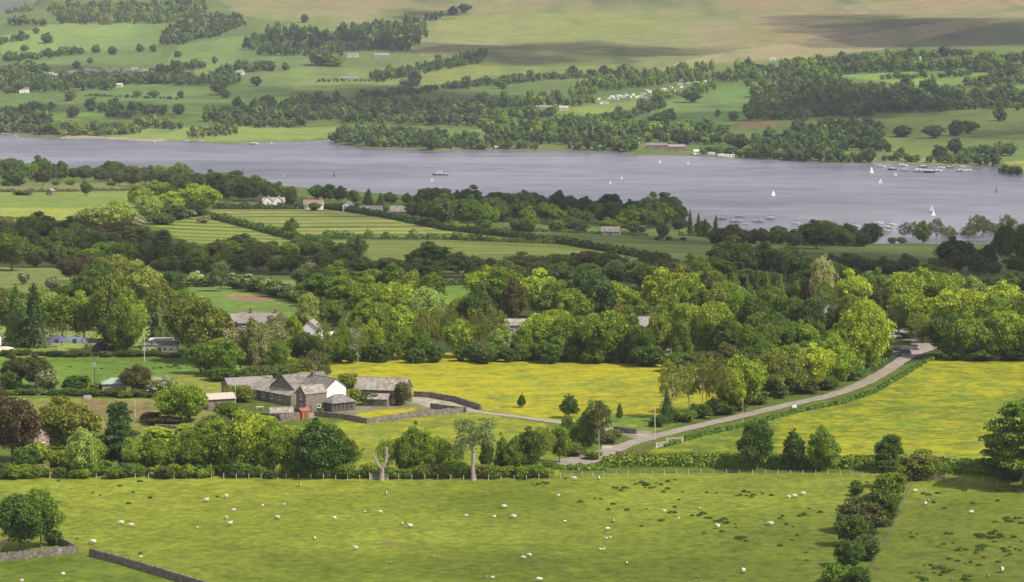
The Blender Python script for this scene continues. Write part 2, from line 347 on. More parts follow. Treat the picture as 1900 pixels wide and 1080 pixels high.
def ground_mat():
    m = bpy.data.materials.new('pasture'); m.use_nodes = True; nt = m.node_tree; p = nt.nodes['Principled BSDF']; N = nt.nodes.new; l = nt.links.new
    p.inputs['Roughness'].default_value = .95; p.inputs['Specular IOR Level'].default_value = .08
    at = N('ShaderNodeAttribute'); at.attribute_name = 'Cover'; fl = N('ShaderNodeAttribute'); fl.attribute_name = 'Flower'
    tc = N('ShaderNodeTexCoord')
    def noise(sc, det, stretch=None):
        n = N('ShaderNodeTexNoise'); n.inputs['Scale'].default_value = sc; n.inputs['Detail'].default_value = det; n.inputs['Roughness'].default_value = .62
        if stretch:
            mp = N('ShaderNodeMapping'); mp.inputs['Scale'].default_value = stretch; l(tc.outputs['Object'], mp.inputs['Vector']); l(mp.outputs[0], n.inputs['Vector'])
        else: l(tc.outputs['Object'], n.inputs['Vector'])
        return n.outputs['Fac']
    def rng(s, a, b, c, d):
        r = N('ShaderNodeMapRange'); l(s, r.inputs[0])
        for i, v in enumerate((a, b, c, d)): r.inputs[i+1].default_value = v
        return r.outputs[0]
    def math_(op, a, b):
        q = N('ShaderNodeMath'); q.operation = op
        for i, v in enumerate((a, b)):
            if hasattr(v, 'default_value'): l(v, q.inputs[i])
            else: q.inputs[i].default_value = v
        return q.outputs[0]
    v = math_('MULTIPLY', rng(noise(.5, 6), .32, .68, .66, 1.34), rng(noise(.12, 6), .32, .68, .88, 1.12))
    v = math_('MULTIPLY', v, rng(noise(.028, 4), .3, .7, .88, 1.12))
    hs = N('ShaderNodeMixRGB'); hs.blend_type = 'MULTIPLY'; hs.inputs[0].default_value = 1
    l(at.outputs['Color'], hs.inputs[1]); l(v, hs.inputs[2])
    th = rng(noise(.13, 9, (.8, 1, 1)), .36, .64, -.1, 1.1); th2 = rng(noise(.5, 5), .34, .66, 0, 1)
    k = math_('ADD', math_('MULTIPLY', fl.outputs['Fac'], 1.5), math_('ADD', math_('MULTIPLY', th, 1.3), math_('MULTIPLY', th2, .9)))
    k = rng(k, 1.35, 3.5, 0, .9); k = math_('MULTIPLY', k, rng(fl.outputs['Fac'], 0, .06, 0, 1))
    mx = N('ShaderNodeMixRGB'); mx.inputs[2].default_value = tuple(cs(226, 210, 34))+(1,)
    l(k, mx.inputs[0]); l(hs.outputs[0], mx.inputs[1]); l(mx.outputs[0], p.inputs['Base Color'])
    b = N('ShaderNodeBump'); b.inputs['Distance'].default_value = .35; b.inputs['Strength'].default_value = .6; l(noise(.8, 4), b.inputs['Height']); l(b.outputs[0], p.inputs['Normal'])
    return m
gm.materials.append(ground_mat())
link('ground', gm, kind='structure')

# ------------------------------------------------------------------ lake
def water_mat():
    m = bpy.data.materials.new('lake_water'); m.use_nodes = True; nt = m.node_tree; p = nt.nodes['Principled BSDF']; N = nt.nodes.new; l = nt.links.new
    p.inputs['Base Color'].default_value = tuple(cs(128, 124, 142))+(1,); p.inputs['Roughness'].default_value = .3; p.inputs['IOR'].default_value = 1.33
    p.inputs['Specular IOR Level'].default_value = .5
    tc = N('ShaderNodeTexCoord')
    def noise(sc, det, st):
        n = N('ShaderNodeTexNoise'); n.inputs['Scale'].default_value = sc; n.inputs['Detail'].default_value = det; n.inputs['Roughness'].default_value = .6
        mp = N('ShaderNodeMapping'); mp.inputs['Scale'].default_value = st; l(tc.outputs['Object'], mp.inputs['Vector']); l(mp.outputs[0], n.inputs['Vector']); return n
    n = noise(.03, 7, (.45, 1, 1)); n2 = noise(.004, 5, (.35, 1, 1))
    ad = N('ShaderNodeMath'); ad.operation = 'ADD'; l(n.outputs['Fac'], ad.inputs[0]); l(n2.outputs['Fac'], ad.inputs[1])
    r = N('ShaderNodeMapRange'); r.inputs[1].default_value = .82; r.inputs[2].default_value = 1.18
    l(ad.outputs[0], r.inputs[0])
    mx = N('ShaderNodeMixRGB'); mx.inputs[1].default_value = tuple(cs(98, 93, 116))+(1,); mx.inputs[2].default_value = tuple(cs(156, 150, 168))+(1,)
    l(r.outputs[0], mx.inputs[0]); l(mx.outputs[0], p.inputs['Base Color'])
    b = N('ShaderNodeBump'); b.inputs['Distance'].default_value = .5; b.inputs['Strength'].default_value = .55
    nb = noise(.22, 3, (.6, 1, 1)); l(nb.outputs['Fac'], b.inputs['Height']); l(b.outputs[0], p.inputs['Normal'])
    return m
link('lake', newmesh('lake', [(-6000,2000,WATER),(6000,2000,WATER),(6000,4700,WATER),(-6000,4700,WATER)], [(0,1,2,3)], water_mat()), kind='structure')

# ------------------------------------------------------------------ distant fells beyond the crest
hx = np.linspace(-5200, 5200, 160); hy = np.linspace(9400, 15500, 70); HX, HY = np.meshgrid(hx, hy, indexing='ij')
rise = np.clip((HY-9400)/4500, 0, 1); HZ = -210+rise*(430+vnoise(HX, HY, 1700, 31)*420+vnoise(HX, HY, 600, 32)*130)
hi = np.arange(HX.size).reshape(HX.shape)
hm = newmesh('distant_hills', np.stack([HX, HY, HZ], -1).reshape(-1, 3), np.stack([hi[:-1,:-1], hi[1:,:-1], hi[1:,1:], hi[:-1,1:]], -1).reshape(-1, 4),
             mat('fell_moor', tuple(cs(112,118,92))+(1,), .95, (.002, .5)), None, True)
link('distant_hills', hm, kind='structure')

# ------------------------------------------------------------------ haze
hz = MB().box(-5300, -60, -216, 5300, 15600, 560)
hmat = bpy.data.materials.new('haze'); hmat.use_nodes = True; ht = hmat.node_tree; ht.nodes.clear()
ho = ht.nodes.new('ShaderNodeOutputMaterial'); hv = ht.nodes.new('ShaderNodeVolumePrincipled')
hv.inputs['Density'].default_value = 3.1e-5; hv.inputs['Color'].default_value = (.80, .84, 1.0, 1); hv.inputs['Anisotropy'].default_value = .1
ht.links.new(hv.outputs[0], ho.inputs['Volume'])
hz.build('haze', hmat, kind='stuff')

# ------------------------------------------------------------------ clouds (above the haze; they shade parts of the valley)
def cloud_mat():
    m = bpy.data.materials.new('cloud'); m.use_nodes = True; nt = m.node_tree; p = nt.nodes['Principled BSDF']; nt.nodes.remove(p)
    o = nt.nodes['Material Output']; d = nt.nodes.new('ShaderNodeBsdfDiffuse'); d.inputs[0].default_value = (.8, .8, .82, 1)
    t = nt.nodes.new('ShaderNodeBsdfTransparent'); x = nt.nodes.new('ShaderNodeMixShader'); x.inputs[0].default_value = .19
    nt.links.new(t.outputs[0], x.inputs[1]); nt.links.new(d.outputs[0], x.inputs[2]); nt.links.new(x.outputs[0], o.inputs[0])
    return m
CLM = cloud_mat()
CLOUDS = [ # ground that lies in cloud shade: x, y, half width, half height (photo pixels, turned into metres on the ground)
 (120,468,260,26),(560,500,300,24),(1000,500,330,22),(1520,478,330,46),(1900,470,260,60),(1040,398,290,20),(300,326,380,10),(1350,425,220,12),
 (1000,92,240,20),(1270,98,130,12),(1540,40,120,18),(1790,66,240,28),(780,30,80,10),(700,185,330,26),(1500,205,260,28),(250,205,330,16),(150,130,230,14),(1800,230,240,30),(640,80,120,14)]
def ico(sub=2):
    import bmesh
    bm = bmesh.new(); bmesh.ops.create_icosphere(bm, subdivisions=sub, radius=1); bm.verts.ensure_lookup_table()
    v = np.array([tuple(q.co) for q in bm.verts]); f = np.array([[w.index for w in q.verts] for q in bm.faces]); bm.free(); return v, f
ICO1, ICO2, ICO3 = ico(1), ico(2), ico(3)

def add_clouds():
    rng = np.random.RandomState(77)
    for i, (x, y, hw, hh) in enumerate(CLOUDS):
        g = P(x, y); rx = hw/ppm(g.y); ry = max(60, abs(P(x, y-hh).y-P(x, y+hh).y)/2)
        t = (1150-g.z)/TS.z; c = g+TS*t; vs = []; fs = []; nb = 0
        n = int(np.clip(rx*ry/2600, 14, 60)*(1.7 if y < 110 else 1))
        for k in range(n):
            a = rng.uniform(0, 2*math.pi); q = math.sqrt(rng.rand())*.85; r = rng.uniform(.16, .42)*math.sqrt(rx*ry)
            v = ICO2[0]*(1+.16*np.sin(ICO2[0][:, [1, 2, 0]]*5+k))*np.array([r*1.25, r, min(r*.45, 75)])+np.array([math.cos(a)*q*rx, math.sin(a)*q*ry, rng.uniform(-15, 40)])
            vs.append(v); fs.append(ICO2[1]+nb); nb += len(v)
        o = link('cloud', newmesh('cloud', np.concatenate(vs), np.concatenate(fs), CLM, None, True), kind='structure')
        o.location = c
add_clouds()
# ------------------------------------------------------------------ foliage
def leaf_mat(name='foliage', attr=False, tl=.38):
    m = bpy.data.materials.new(name); m.use_nodes = True; nt = m.node_tree; N = nt.nodes.new; l = nt.links.new
    nt.nodes.remove(nt.nodes['Principled BSDF']); o = nt.nodes['Material Output']
    if attr: c = N('ShaderNodeAttribute'); c.attribute_name = 'Tint'; col = c.outputs['Color']
    else: c = N('ShaderNodeObjectInfo'); col = c.outputs['Color']
    g = N('ShaderNodeNewGeometry'); r = N('ShaderNodeMapRange'); l(g.outputs['Random Per Island'], r.inputs[0])
    r.inputs[3].default_value = .5; r.inputs[4].default_value = 1.6
    tc = N('ShaderNodeTexCoord'); n = N('ShaderNodeTexNoise'); n.inputs['Scale'].default_value = 5.5; n.inputs['Detail'].default_value = 2
    l(tc.outputs['Object'], n.inputs['Vector'])
    r2 = N('ShaderNodeMapRange'); l(n.outputs['Fac'], r2.inputs[0]); r2.inputs[1].default_value = .35; r2.inputs[2].default_value = .65; r2.inputs[3].default_value = .85; r2.inputs[4].default_value = 1.18
    mu = N('ShaderNodeMath'); mu.operation = 'MULTIPLY'; l(r.outputs[0], mu.inputs[0]); l(r2.outputs[0], mu.inputs[1])
    x = N('ShaderNodeMixRGB'); x.blend_type = 'MULTIPLY'; x.inputs[0].default_value = 1; l(col, x.inputs[1]); l(mu.outputs[0], x.inputs[2])
    d = N('ShaderNodeBsdfDiffuse'); t = N('ShaderNodeBsdfTranslucent'); gl = N('ShaderNodeBsdfGlossy'); gl.inputs['Roughness'].default_value = .5
    l(x.outputs[0], d.inputs[0]); l(x.outputs[0], t.inputs[0]); gl.inputs[0].default_value = (.5, .5, .5, 1)
    s = N('ShaderNodeMixShader'); s.inputs[0].default_value = tl; l(d.outputs[0], s.inputs[1]); l(t.outputs[0], s.inputs[2])
    s2 = N('ShaderNodeMixShader'); s2.inputs[0].default_value = .02; l(s.outputs[0], s2.inputs[1]); l(gl.outputs[0], s2.inputs[2])
    l(s2.outputs[0], o.inputs[0]); return m
LEAF = leaf_mat(); LEAFA = leaf_mat('far_foliage', True)
BARK = mat('bark', (.16,.13,.10,1), .9, (3, .35)); PALEBARK = mat('pale_bark', (.40,.38,.34,1), .8, (4, .3)); DEADBARK = mat('dead_bark', (.30,.26,.23,1), .9, (3, .4))
BLOSSOM = mat('blossom', (.55,.55,.47,1), .8, (9, .15))

def leaf_cards(cen, nrm, size, rng, asp=.75):
    """small folded leaf sprays"""
    n = len(cen); t = rng.normal(size=(n, 3)); nrm = nrm/np.linalg.norm(nrm, axis=1)[:, None]
    a = np.cross(nrm, t); a /= np.linalg.norm(a, axis=1)[:, None]+1e-9; b = np.cross(nrm, a)
    s = size*(.55+1.1*rng.rand(n, 1)**1.6); w = s*rng.uniform(asp*.6, asp*1.2, (n, 1)); k = rng.uniform(-.35, .35, (n, 1))
    v = np.stack([cen-a*s, cen-b*w+nrm*s*k, cen+a*s*rng.uniform(.7, 1.2, (n, 1)), cen+b*w-nrm*s*.25], 1)
    return v.reshape(-1, 3), np.arange(4*n).reshape(-1, 4)
def crown(lobes, n, size, seed, core=.75, out=.42, flat=0, shell=(.80, 1.30), up=.22, cs_=ICO1, jit=.16, sub=2):
    """lobes: (x, y, z, rx, ry, rz). Returns verts, tris+quads as two arrays merged to quads"""
    rng = np.random.RandomState(seed); lb = np.array(lobes, float)
    if sub:                                              # knobbly side clumps on every lobe
        ex = []
        for q in lb[:-1]:
            for _ in range(sub):
                e = rng.normal(size=3); e /= np.linalg.norm(e); e[2] = abs(e[2])*.8-.1; k = rng.uniform(.32, .62); r_ = rng.uniform(.7, 1.15)
                ex.append(np.concatenate([q[:3]+e*q[3:]*r_, q[3:]*k]))
        lb = np.concatenate([lb, np.array(ex)])
    ar = (lb[:,3]*lb[:,4]*lb[:,5])**(2/3); pick = rng.choice(len(lb), n*2, p=ar/ar.sum())
    d = rng.normal(size=(n*2, 3)); d /= np.linalg.norm(d, axis=1)[:, None]
    d[:,2] = np.where((d[:,2] < -.35) & (rng.rand(n*2) < .6), -d[:,2], d[:,2])
    rad = rng.uniform(shell[0], shell[1], (n*2, 1)); c = lb[pick,:3]+d*lb[pick,3:]*rad
    ins = np.zeros(len(c), bool)
    for q in lb:
        e = (((c-q[:3])/q[3:])**2).sum(1); ins |= e < .62
    k = np.nonzero(~ins)[0][:n]; c = c[k]; d = d[k]
    nr = d*out+rng.normal(size=d.shape)*.5; nr[:,2] += up
    v, f = leaf_cards(c, nr, size, rng)
    vs = [v]; fs = [f]; nb = len(v)
    if core:
        for i, q in enumerate(lb):
            g = cs_[0]*(1+jit*np.sin(cs_[0][:, [1,2,0]]*4.3+i*1.7))*q[3:]*core+q[:3]
            vs.append(g); t = cs_[1]+nb; fs.append(np.concatenate([t, t[:, 2:]], 1)); nb += len(g)
    return np.concatenate(vs), np.concatenate(fs)
def q2faces(f): return [tuple(q[:3]) if q[2] == q[3] else tuple(q) for q in f.tolist()]
def crown_mesh(name, v, f, mat_=None, mi=None): return newmesh(name, v, q2faces(f), mat_ or LEAF, mi, False)

def lobes_round(rng, n=22, wide=.5, z0=.22, z1=1.0, fill=.85, r=(.13, .22), shape='round'):
    """lobes arranged over a crown envelope of width 1 and height 1 (trunk foot at 0)"""
    out = []; zc = (z0+z1)/2; hz_ = (z1-z0)/2; a1 = rng.uniform(0, 6.3); a2 = rng.uniform(0, 6.3)
    for i in range(n):
        # even directions with jitter
        zz = 1-2*(i+.5)/n; ph = i*2.399963+rng.uniform(-.4, .4); q = math.sqrt(max(0, 1-zz*zz))
        e = fill*rng.uniform(.66, 1.10)*(1+.13*math.sin(2*ph+a1)+.12*math.sin(4*zz+a2+ph))
        wz = wide
        if shape == 'cone': wz = wide*(1.05-.75*max(0, (zz+1)/2)); 
        if shape == 'egg': wz = wide*(1.0-.35*max(0, zz)); 
        if shape == 'dome' and zz < -.3: q *= .75
        rr = rng.uniform(r[0]*.8, r[1]*1.08)*(1 if shape != 'cone' else (1.15-.6*(zz+1)/2))
        x = math.cos(ph)*q*(wz-rr*.55)*e*1.05; y = math.sin(ph)*q*(wz-rr*.55)*e*1.05; z = zc+zz*(hz_-rr*.55)*e
        out.append((x, y, z, rr, rr, rr*rng.uniform(.7, .95)))
    out.append((0, 0, zc, wide*.55, wide*.55, hz_*.6))
    return out
def trunk_mb(rng, h=.4, r=.022, limbs=5, spread=.25, top=.75, lean=.02, forks=True, twig=0):
    m = MB(); l = rng.uniform(-lean, lean); m.tube([(0,0,-.03),(0,0,.02),(l*.5,0,h*.5),(l,0,h),(l*1.2,.01,top)], [r*1.5,r*1.15,r*.9,r*.75,r*.25], 7)
    for i in range(limbs):
        a = 2*math.pi*(i+rng.uniform(-.3,.3))/limbs; z = h*rng.uniform(.55, 1.1); e = spread*rng.uniform(.7, 1.1); zt = z+(top-z)*rng.uniform(.5, 1)
        p1 = (l+math.cos(a)*e*.35, math.sin(a)*e*.35, z+(zt-z)*.35); p2 = (l+math.cos(a)*e, math.sin(a)*e, zt)
        m.tube([(l*.8,0,z), p1, p2], [r*.55, r*.4, r*.12], 5)
        for t in range(twig):
            b = a+rng.uniform(-1, 1); s = rng.uniform(.2, .9); q = Vector(p1).lerp(Vector(p2), s); e2 = spread*rng.uniform(.25, .5)
            m.tube([q, q+Vector((math.cos(b)*e2, math.sin(b)*e2, rng.uniform(.02, .14)))], [r*.2, r*.05], 4, cap=False)
    return m
PROTO = {}
def proto(name, crown_me, trunk_me=None, extra=None): PROTO[name] = (crown_me, trunk_me, extra)
class RG:                          # random.Random with the calls used above
    def __init__(s, seed): s.r = random.Random(seed)
    def uniform(s, a, b): return s.r.uniform(a, b)
# leaf size is relative to a crown of width 1; heights are 1 too
for k, sd in enumerate((3, 14, 29, 51)):            # full round sycamore / oak crowns
    g = RG(sd); lb = lobes_round(g, 30+2*k, .5, .10 if k % 2 else .14, 1.0, .93, (.125, .205), 'dome')
    v, f = crown(lb, 8000, .021, sd); proto('round%d' % k, crown_mesh('crown', v, f), trunk_mb(g, .3, .024, 5, .25, .7).mesh('trunk', BARK))
for k, sd in enumerate((5, 17, 33)):                # taller egg-shaped crowns
    g = RG(sd); lb = lobes_round(g, 30, .5, .08, 1.0, .95, (.11, .18), 'egg')
    v, f = crown(lb, 7500, .0205, sd, up=.15); proto('egg%d' % k, crown_mesh('crown', v, f), trunk_mb(g, .35, .022, 5, .2, .8).mesh('trunk', BARK))
for k, sd in enumerate((8, 21)):                    # pointed young trees
    g = RG(sd); lb = lobes_round(g, 32, .5, .05, 1.0, .97, (.09, .16), 'cone')
    v, f = crown(lb, 4600, .022, sd, out=.4); proto('cone%d' % k, crown_mesh('crown', v, f), trunk_mb(g, .35, .02, 5, .15, .85).mesh('trunk', BARK))
for k, sd in enumerate((9, 25, 41)):                # airy birch and ash, see-through
    g = RG(sd); lb = lobes_round(g, 40, .5, .28, 1.0, .97, (.07, .125), 'egg')
    v, f = crown(lb[:-1], 4300, .017, sd, core=0, out=.2, shell=(.3, 1.3), up=.1, sub=0)
    proto('airy%d' % k, crown_mesh('crown', v, f), trunk_mb(g, .5, .013, 8, .32, .9, twig=2).mesh('trunk', PALEBARK if k != 1 else BARK))
for k, sd in enumerate((10, 27)):                   # spreading tiers (oak, cedar-like plates)
    g = RG(sd); lb = []
    for i in range(30):
        z = .26+.70*(i/29); w = .5*math.sqrt(max(0.06, 1-((z-.42)/.60)**2)) if k == 0 else .5*(1.08-z)*1.15; a = i*2.4; q = w*g.uniform(.25, .85)
        lb.append((math.cos(a)*q, math.sin(a)*q, z, g.uniform(.11, .19), g.uniform(.11, .19), g.uniform(.038, .06)))
    v, f = crown(lb, 5200, .019, sd, core=.7, out=.3, up=.5); proto('tier%d' % k, crown_mesh('crown', v, f), trunk_mb(g, .3, .026, 8, .38, .85, twig=1).mesh('trunk', BARK))
for k, sd in enumerate((11, 31, 61)):               # spruces: drooping whorls
    g = RG(sd); rs = np.random.RandomState(sd); cen = []; nr = []; T = 21
    for i in range(T):
        z = .07+.92*i/(T-1); w = .5*(1-z)**.7*(.88+.2*(i % 3 == 0))+.012; nb = max(4, int(11*(1-z)+4)); a0 = g.uniform(0, 6)
        for b in range(nb):
            a = a0+2*math.pi*b/nb+g.uniform(-.15, .15); wl = w*g.uniform(.6, 1.22)
            for q in range(int(26*wl/.5)+5):
                t = rs.uniform(.1, 1); sp = .045*(1-t*.6); cen.append((math.cos(a)*wl*t+rs.normal()*sp, math.sin(a)*wl*t+rs.normal()*sp, z-.075*t*t+rs.normal()*.008)); nr.append((math.cos(a)*.3+rs.normal()*.25, math.sin(a)*.3+rs.normal()*.25, 1))
    v, f = leaf_cards(np.array(cen), np.array(nr), .024, rs, .6)
    m = MB(); pts = [(math.cos(t)*.27*(1-z)**.8, math.sin(t)*.27*(1-z)**.8, z) for z in (.14, .45, .75, .97) for t in [2*math.pi*q/10 for q in range(10)]]
    ff = [(r*10+q, r*10+(q+1) % 10, (r+1)*10+(q+1) % 10, (r+1)*10+q) for r in range(3) for q in range(10)]
    v2 = np.concatenate([v, np.array(pts)]); f2 = np.concatenate([f, np.array(ff)+len(v)])
    proto('spruce%d' % k, crown_mesh('crown', v2, f2), MB().tube([(0,0,-.03),(0,0,.2),(0,0,.95)], [.022,.017,.003], 7).mesh('trunk', BARK))
for k, sd in enumerate((12, 37, 49)):               # bushes, leaf down to the ground
    g = RG(sd); lb = lobes_round(g, 18, .5, -.05, 1.0, .95, (.16, .26), 'dome')
    v, f = crown(lb, 3000, .034, sd); proto('bush%d' % k, crown_mesh('foliage', v, f))
for k, sd in enumerate((13, 39)):                   # hawthorn in blossom
    g = RG(sd); lb = lobes_round(g, 20, .5, .02, 1.0, .95, (.14, .22), 'dome')
    v, f = crown(lb, 2600, .030, sd); rs = np.random.RandomState(sd+5); L_ = np.array(lb); pk = rs.choice(len(lb)-1, 1500, p=None)
    pk = pk[rs.rand(1500) < np.where(pk % 3 == 0, 1, .25)]; d = rs.normal(size=(len(pk), 3)); d /= np.linalg.norm(d, axis=1)[:, None]; d[:,2] = abs(d[:,2])*.9+.05
    bv, bf = leaf_cards(L_[pk,:3]+d*L_[pk,3:]*1.12, d+rs.normal(size=d.shape)*.3, .020, rs, .9)
    proto('haw%d' % k, crown_mesh('foliage', v, f), trunk_mb(g, .2, .03, 4, .25, .6).mesh('trunk', BARK), ('blossom', crown_mesh('blossom', bv, bf, BLOSSOM)))
# sparse twiggy shrub/tree, hardly in leaf
g = RG(71); lb = lobes_round(g, 26, .5, .2, 1, .97, (.10, .17), 'dome'); v, f = crown(lb[:-1], 1500, .013, 71, core=0, out=.1, shell=(.1, 1.2), up=.1, sub=0)
proto('bare0', crown_mesh('foliage', v, f), trunk_mb(g, .22, .016, 9, .42, .92, twig=5).mesh('trunk', DEADBARK))
# small low-detail crowns for the far shore
for k, sd in enumerate((101, 102, 103, 104)):
    g = RG(sd); lb = lobes_round(g, 16, .5, -.02, 1.0, .95, (.17, .26), 'round' if k < 3 else 'egg')
    v, f = crown(lb, 620, .05, sd, core=.84, cs_=ICO1, sub=1); proto('small%d' % k, crown_mesh('crown', v, f), trunk_mb(g, .2, .03, 0, 0, .5).mesh('trunk', BARK))
v, f = crown(lobes_round(RG(105), 12, .5, -.05, 1.0, .92, (.13, .26), 'cone'), 420, .05, 105, core=.8, sub=1, out=.3); proto('smallcone0', crown_mesh('crown', v, f), None)

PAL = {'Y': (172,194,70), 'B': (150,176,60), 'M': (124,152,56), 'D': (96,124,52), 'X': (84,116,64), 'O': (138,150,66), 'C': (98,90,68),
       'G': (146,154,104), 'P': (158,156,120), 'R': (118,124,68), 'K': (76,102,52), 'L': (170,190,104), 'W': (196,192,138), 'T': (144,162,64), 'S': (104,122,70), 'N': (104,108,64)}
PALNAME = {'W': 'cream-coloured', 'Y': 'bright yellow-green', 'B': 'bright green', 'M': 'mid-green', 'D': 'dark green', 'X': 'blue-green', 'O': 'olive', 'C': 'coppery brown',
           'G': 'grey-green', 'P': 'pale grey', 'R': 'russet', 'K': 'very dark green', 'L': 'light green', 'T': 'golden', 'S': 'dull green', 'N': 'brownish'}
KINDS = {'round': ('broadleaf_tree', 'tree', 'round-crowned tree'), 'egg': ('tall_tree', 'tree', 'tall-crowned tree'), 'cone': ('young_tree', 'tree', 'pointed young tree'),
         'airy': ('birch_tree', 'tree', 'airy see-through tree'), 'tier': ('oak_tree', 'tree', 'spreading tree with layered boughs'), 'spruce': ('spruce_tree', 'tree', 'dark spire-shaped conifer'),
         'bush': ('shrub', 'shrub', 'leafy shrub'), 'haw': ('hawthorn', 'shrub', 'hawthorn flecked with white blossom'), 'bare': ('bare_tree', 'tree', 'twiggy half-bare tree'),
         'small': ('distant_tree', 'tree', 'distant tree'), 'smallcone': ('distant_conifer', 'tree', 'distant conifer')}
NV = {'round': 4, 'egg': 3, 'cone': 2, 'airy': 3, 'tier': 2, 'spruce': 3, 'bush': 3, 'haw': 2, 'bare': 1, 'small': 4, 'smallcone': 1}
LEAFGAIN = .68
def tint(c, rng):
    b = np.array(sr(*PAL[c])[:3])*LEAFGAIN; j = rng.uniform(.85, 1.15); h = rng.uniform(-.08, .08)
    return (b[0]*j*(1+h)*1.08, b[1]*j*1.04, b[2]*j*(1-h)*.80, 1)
TREES = []       # (object, kind, colour, x, y, width px, height px, zone)
trng = random.Random(2024)
def tree(kind, x, yb, w, h, c, zone=None, var=None, detail=True, loc=None):
    if detail is True and kind not in ('small', 'smallcone') and h < 0: detail = False
    p = loc or P(x, yb); s = ppm(p.y); W_, H_ = w/s, h/s
    k = trng.randrange(NV[kind]) if var is None else var; cr, tk, ex = PROTO['%s%d' % (kind, k)]
    nm = KINDS[kind][0]; rz = trng.uniform(0, 6.28)
    if kind in ('small', 'smallcone'):
        o = link(nm, cr); o.location = p; o.scale = (W_, W_, H_); o.rotation_euler = (0, 0, rz); o.color = tint(c, trng); o['category'] = 'tree'; root = o
        if tk: t = link('trunk', tk, o)
    else:
        root = empty(nm, p, rz, (W_*trng.uniform(.94, 1.06), W_*trng.uniform(.94, 1.06), H_), category=KINDS[kind][1])
        root.rotation_euler = (trng.uniform(-.06, .06), trng.uniform(-.06, .06), rz)
        o = link('foliage' if kind in ('bush', 'haw') else 'crown', cr, root); o.color = tint(c, trng)
        if tk: link('trunk', tk, root)
        if ex: link(ex[0], ex[1], root)
    TREES.append((root, kind, c, x, yb, w, h, zone)); return root
def parse(txt, zone=None):
    for ln in txt.replace('\n', ';').split(';'):
        q = ln.split()
        if len(q) < 6: continue
        tree(q[0], float(q[1]), float(q[2]), float(q[3]), float(q[4]), q[5], zone, int(q[6]) if len(q) > 6 else None)
def row(x0, y0, x1, y1, step, w, h, pal, kinds, zone=None, jy=4, gap=0, yfun=None):
    x = x0; r = trng; w *= .97; h *= 1.08
    while x < x1:
        if r.random() >= gap:
            t = (x-x0)/(x1-x0); xx = x+r.uniform(-.2, .2)*step; k = r.choice(kinds.split(',')); f = r.uniform(.75, 1.25)
            tree(k, xx, y0+(y1-y0)*t+r.uniform(-jy, jy), w*f*r.uniform(.9, 1.15), h*f*r.uniform(.88, 1.12), r.choice(pal), zone)
        x += step*r.uniform(.8, 1.2)
# ------------------------------------------------------------------ trees, front to back
# fields: kind x foot-y width height colour [variant], in photo pixels
parse('''round 38 1024 92 104 D 0;egg 76 1016 64 116 M 1;bare 0 1030 46 46 G;bush 100 1012 30 30 D''', 'corner')
parse('''bush 1698 890 80 54 O 0;bush 1655 928 58 52 M 1;tier 1648 905 60 52 D 0;bush 1632 975 62 70 D 2;bush 1600 988 78 64 N 0;bush 1580 1012 60 60 D 1
bush 1610 1040 46 50 S 2;bush 1576 1052 56 52 D 2;bush 1560 1090 62 46 M 0;bush 1545 1080 40 26 B 1;bush 1590 1100 50 50 D 1;bush 1606 1004 40 42 K 0;bush 1645 950 46 40 D 2;bush 1588 920 26 20 D 1;bush 1590 905 22 14 M 0''', 'hedge line')
parse('''round 22 858 104 128 C 2;bush 48 872 48 44 D 1;bush 72 862 48 42 B 0;bush 110 866 42 32 T 1;round 128 842 118 100 O 1;egg 92 800 46 50 O 0;tier 222 872 84 128 X 1;tier 206 868 60 70 K 1
egg 150 884 66 88 L 0;bush 50 880 30 20 M;bush 185 882 40 30 M 1;egg 232 870 40 50 D 1
cone 274 880 54 82 M 0;bush 250 872 46 42 T 2;bush 296 848 46 36 Y 1;cone 330 878 50 78 D 1;egg 362 880 66 84 M 0;round 402 876 78 96 B 1;bush 420 880 44 40 Y 0;round 458 878 92 112 Y 3;egg 506 880 74 102 B 2
cone 590 886 110 114 D 0;cone 560 884 60 74 D 1;egg 628 882 50 82 D 0;airy 656 882 40 66 M 0;bush 692 884 44 26 B 1;airy 735 880 52 66 O 2;cone 770 880 62 100 M 1;egg 806 880 50 74 B 1;bush 822 880 40 50 Y 0
airy 846 880 34 62 M 2;round 430 880 84 92 M 2;egg 388 872 60 88 B 0;round 486 872 80 92 B 1;egg 540 882 60 92 M 1;round 345 878 70 76 B 3;round 300 880 60 62 M 1;airy 250 880 60 70 B 0;round 612 884 80 92 D 1;cone 790 880 50 88 B 0;egg 752 882 46 76 M 0;airy 720 880 50 70 B 1;egg 822 880 40 70 M 1;egg 958 882 44 70 M 0;airy 1000 870 50 76 B 2;round 170 878 60 70 B 2;round 195 870 60 60 D 0;bush 792 884 40 30 M 2;bush 640 886 50 26 M 2;bush 850 884 44 26 B 0;cone 905 878 34 76 D 0;cone 934 878 38 76 M 1;round 984 880 58 84 D 2;bush 962 880 34 40 M 2;airy 1012 862 44 72 O 1;bush 915 886 40 24 M 0;bush 948 884 30 22 B 1''', 'front belt')
row(6, 886, 580, 886, 15, 30, 21, 'MMBDS', 'bush', 'fence scrub', 2, .12)
row(600, 887, 1020, 886, 16, 30, 18, 'MMBDO', 'bush', 'fence scrub', 2, .15)
parse('''egg 1038 858 40 72 B 1;cone 1056 776 50 46 D 0;egg 1054 836 34 66 M 2;egg 1086 842 46 78 M 0;airy 1112 846 46 102 N 1;airy 1110 800 50 60 D 1;bush 1066 846 34 26 O;cone 1150 782 16 36 M 0;cone 967 756 19 27 D 1
bush 1128 822 40 20 R 1;bush 1140 812 30 16 M 2;bush 1100 852 36 16 M;bush 1020 872 30 18 M''', 'by the drive')
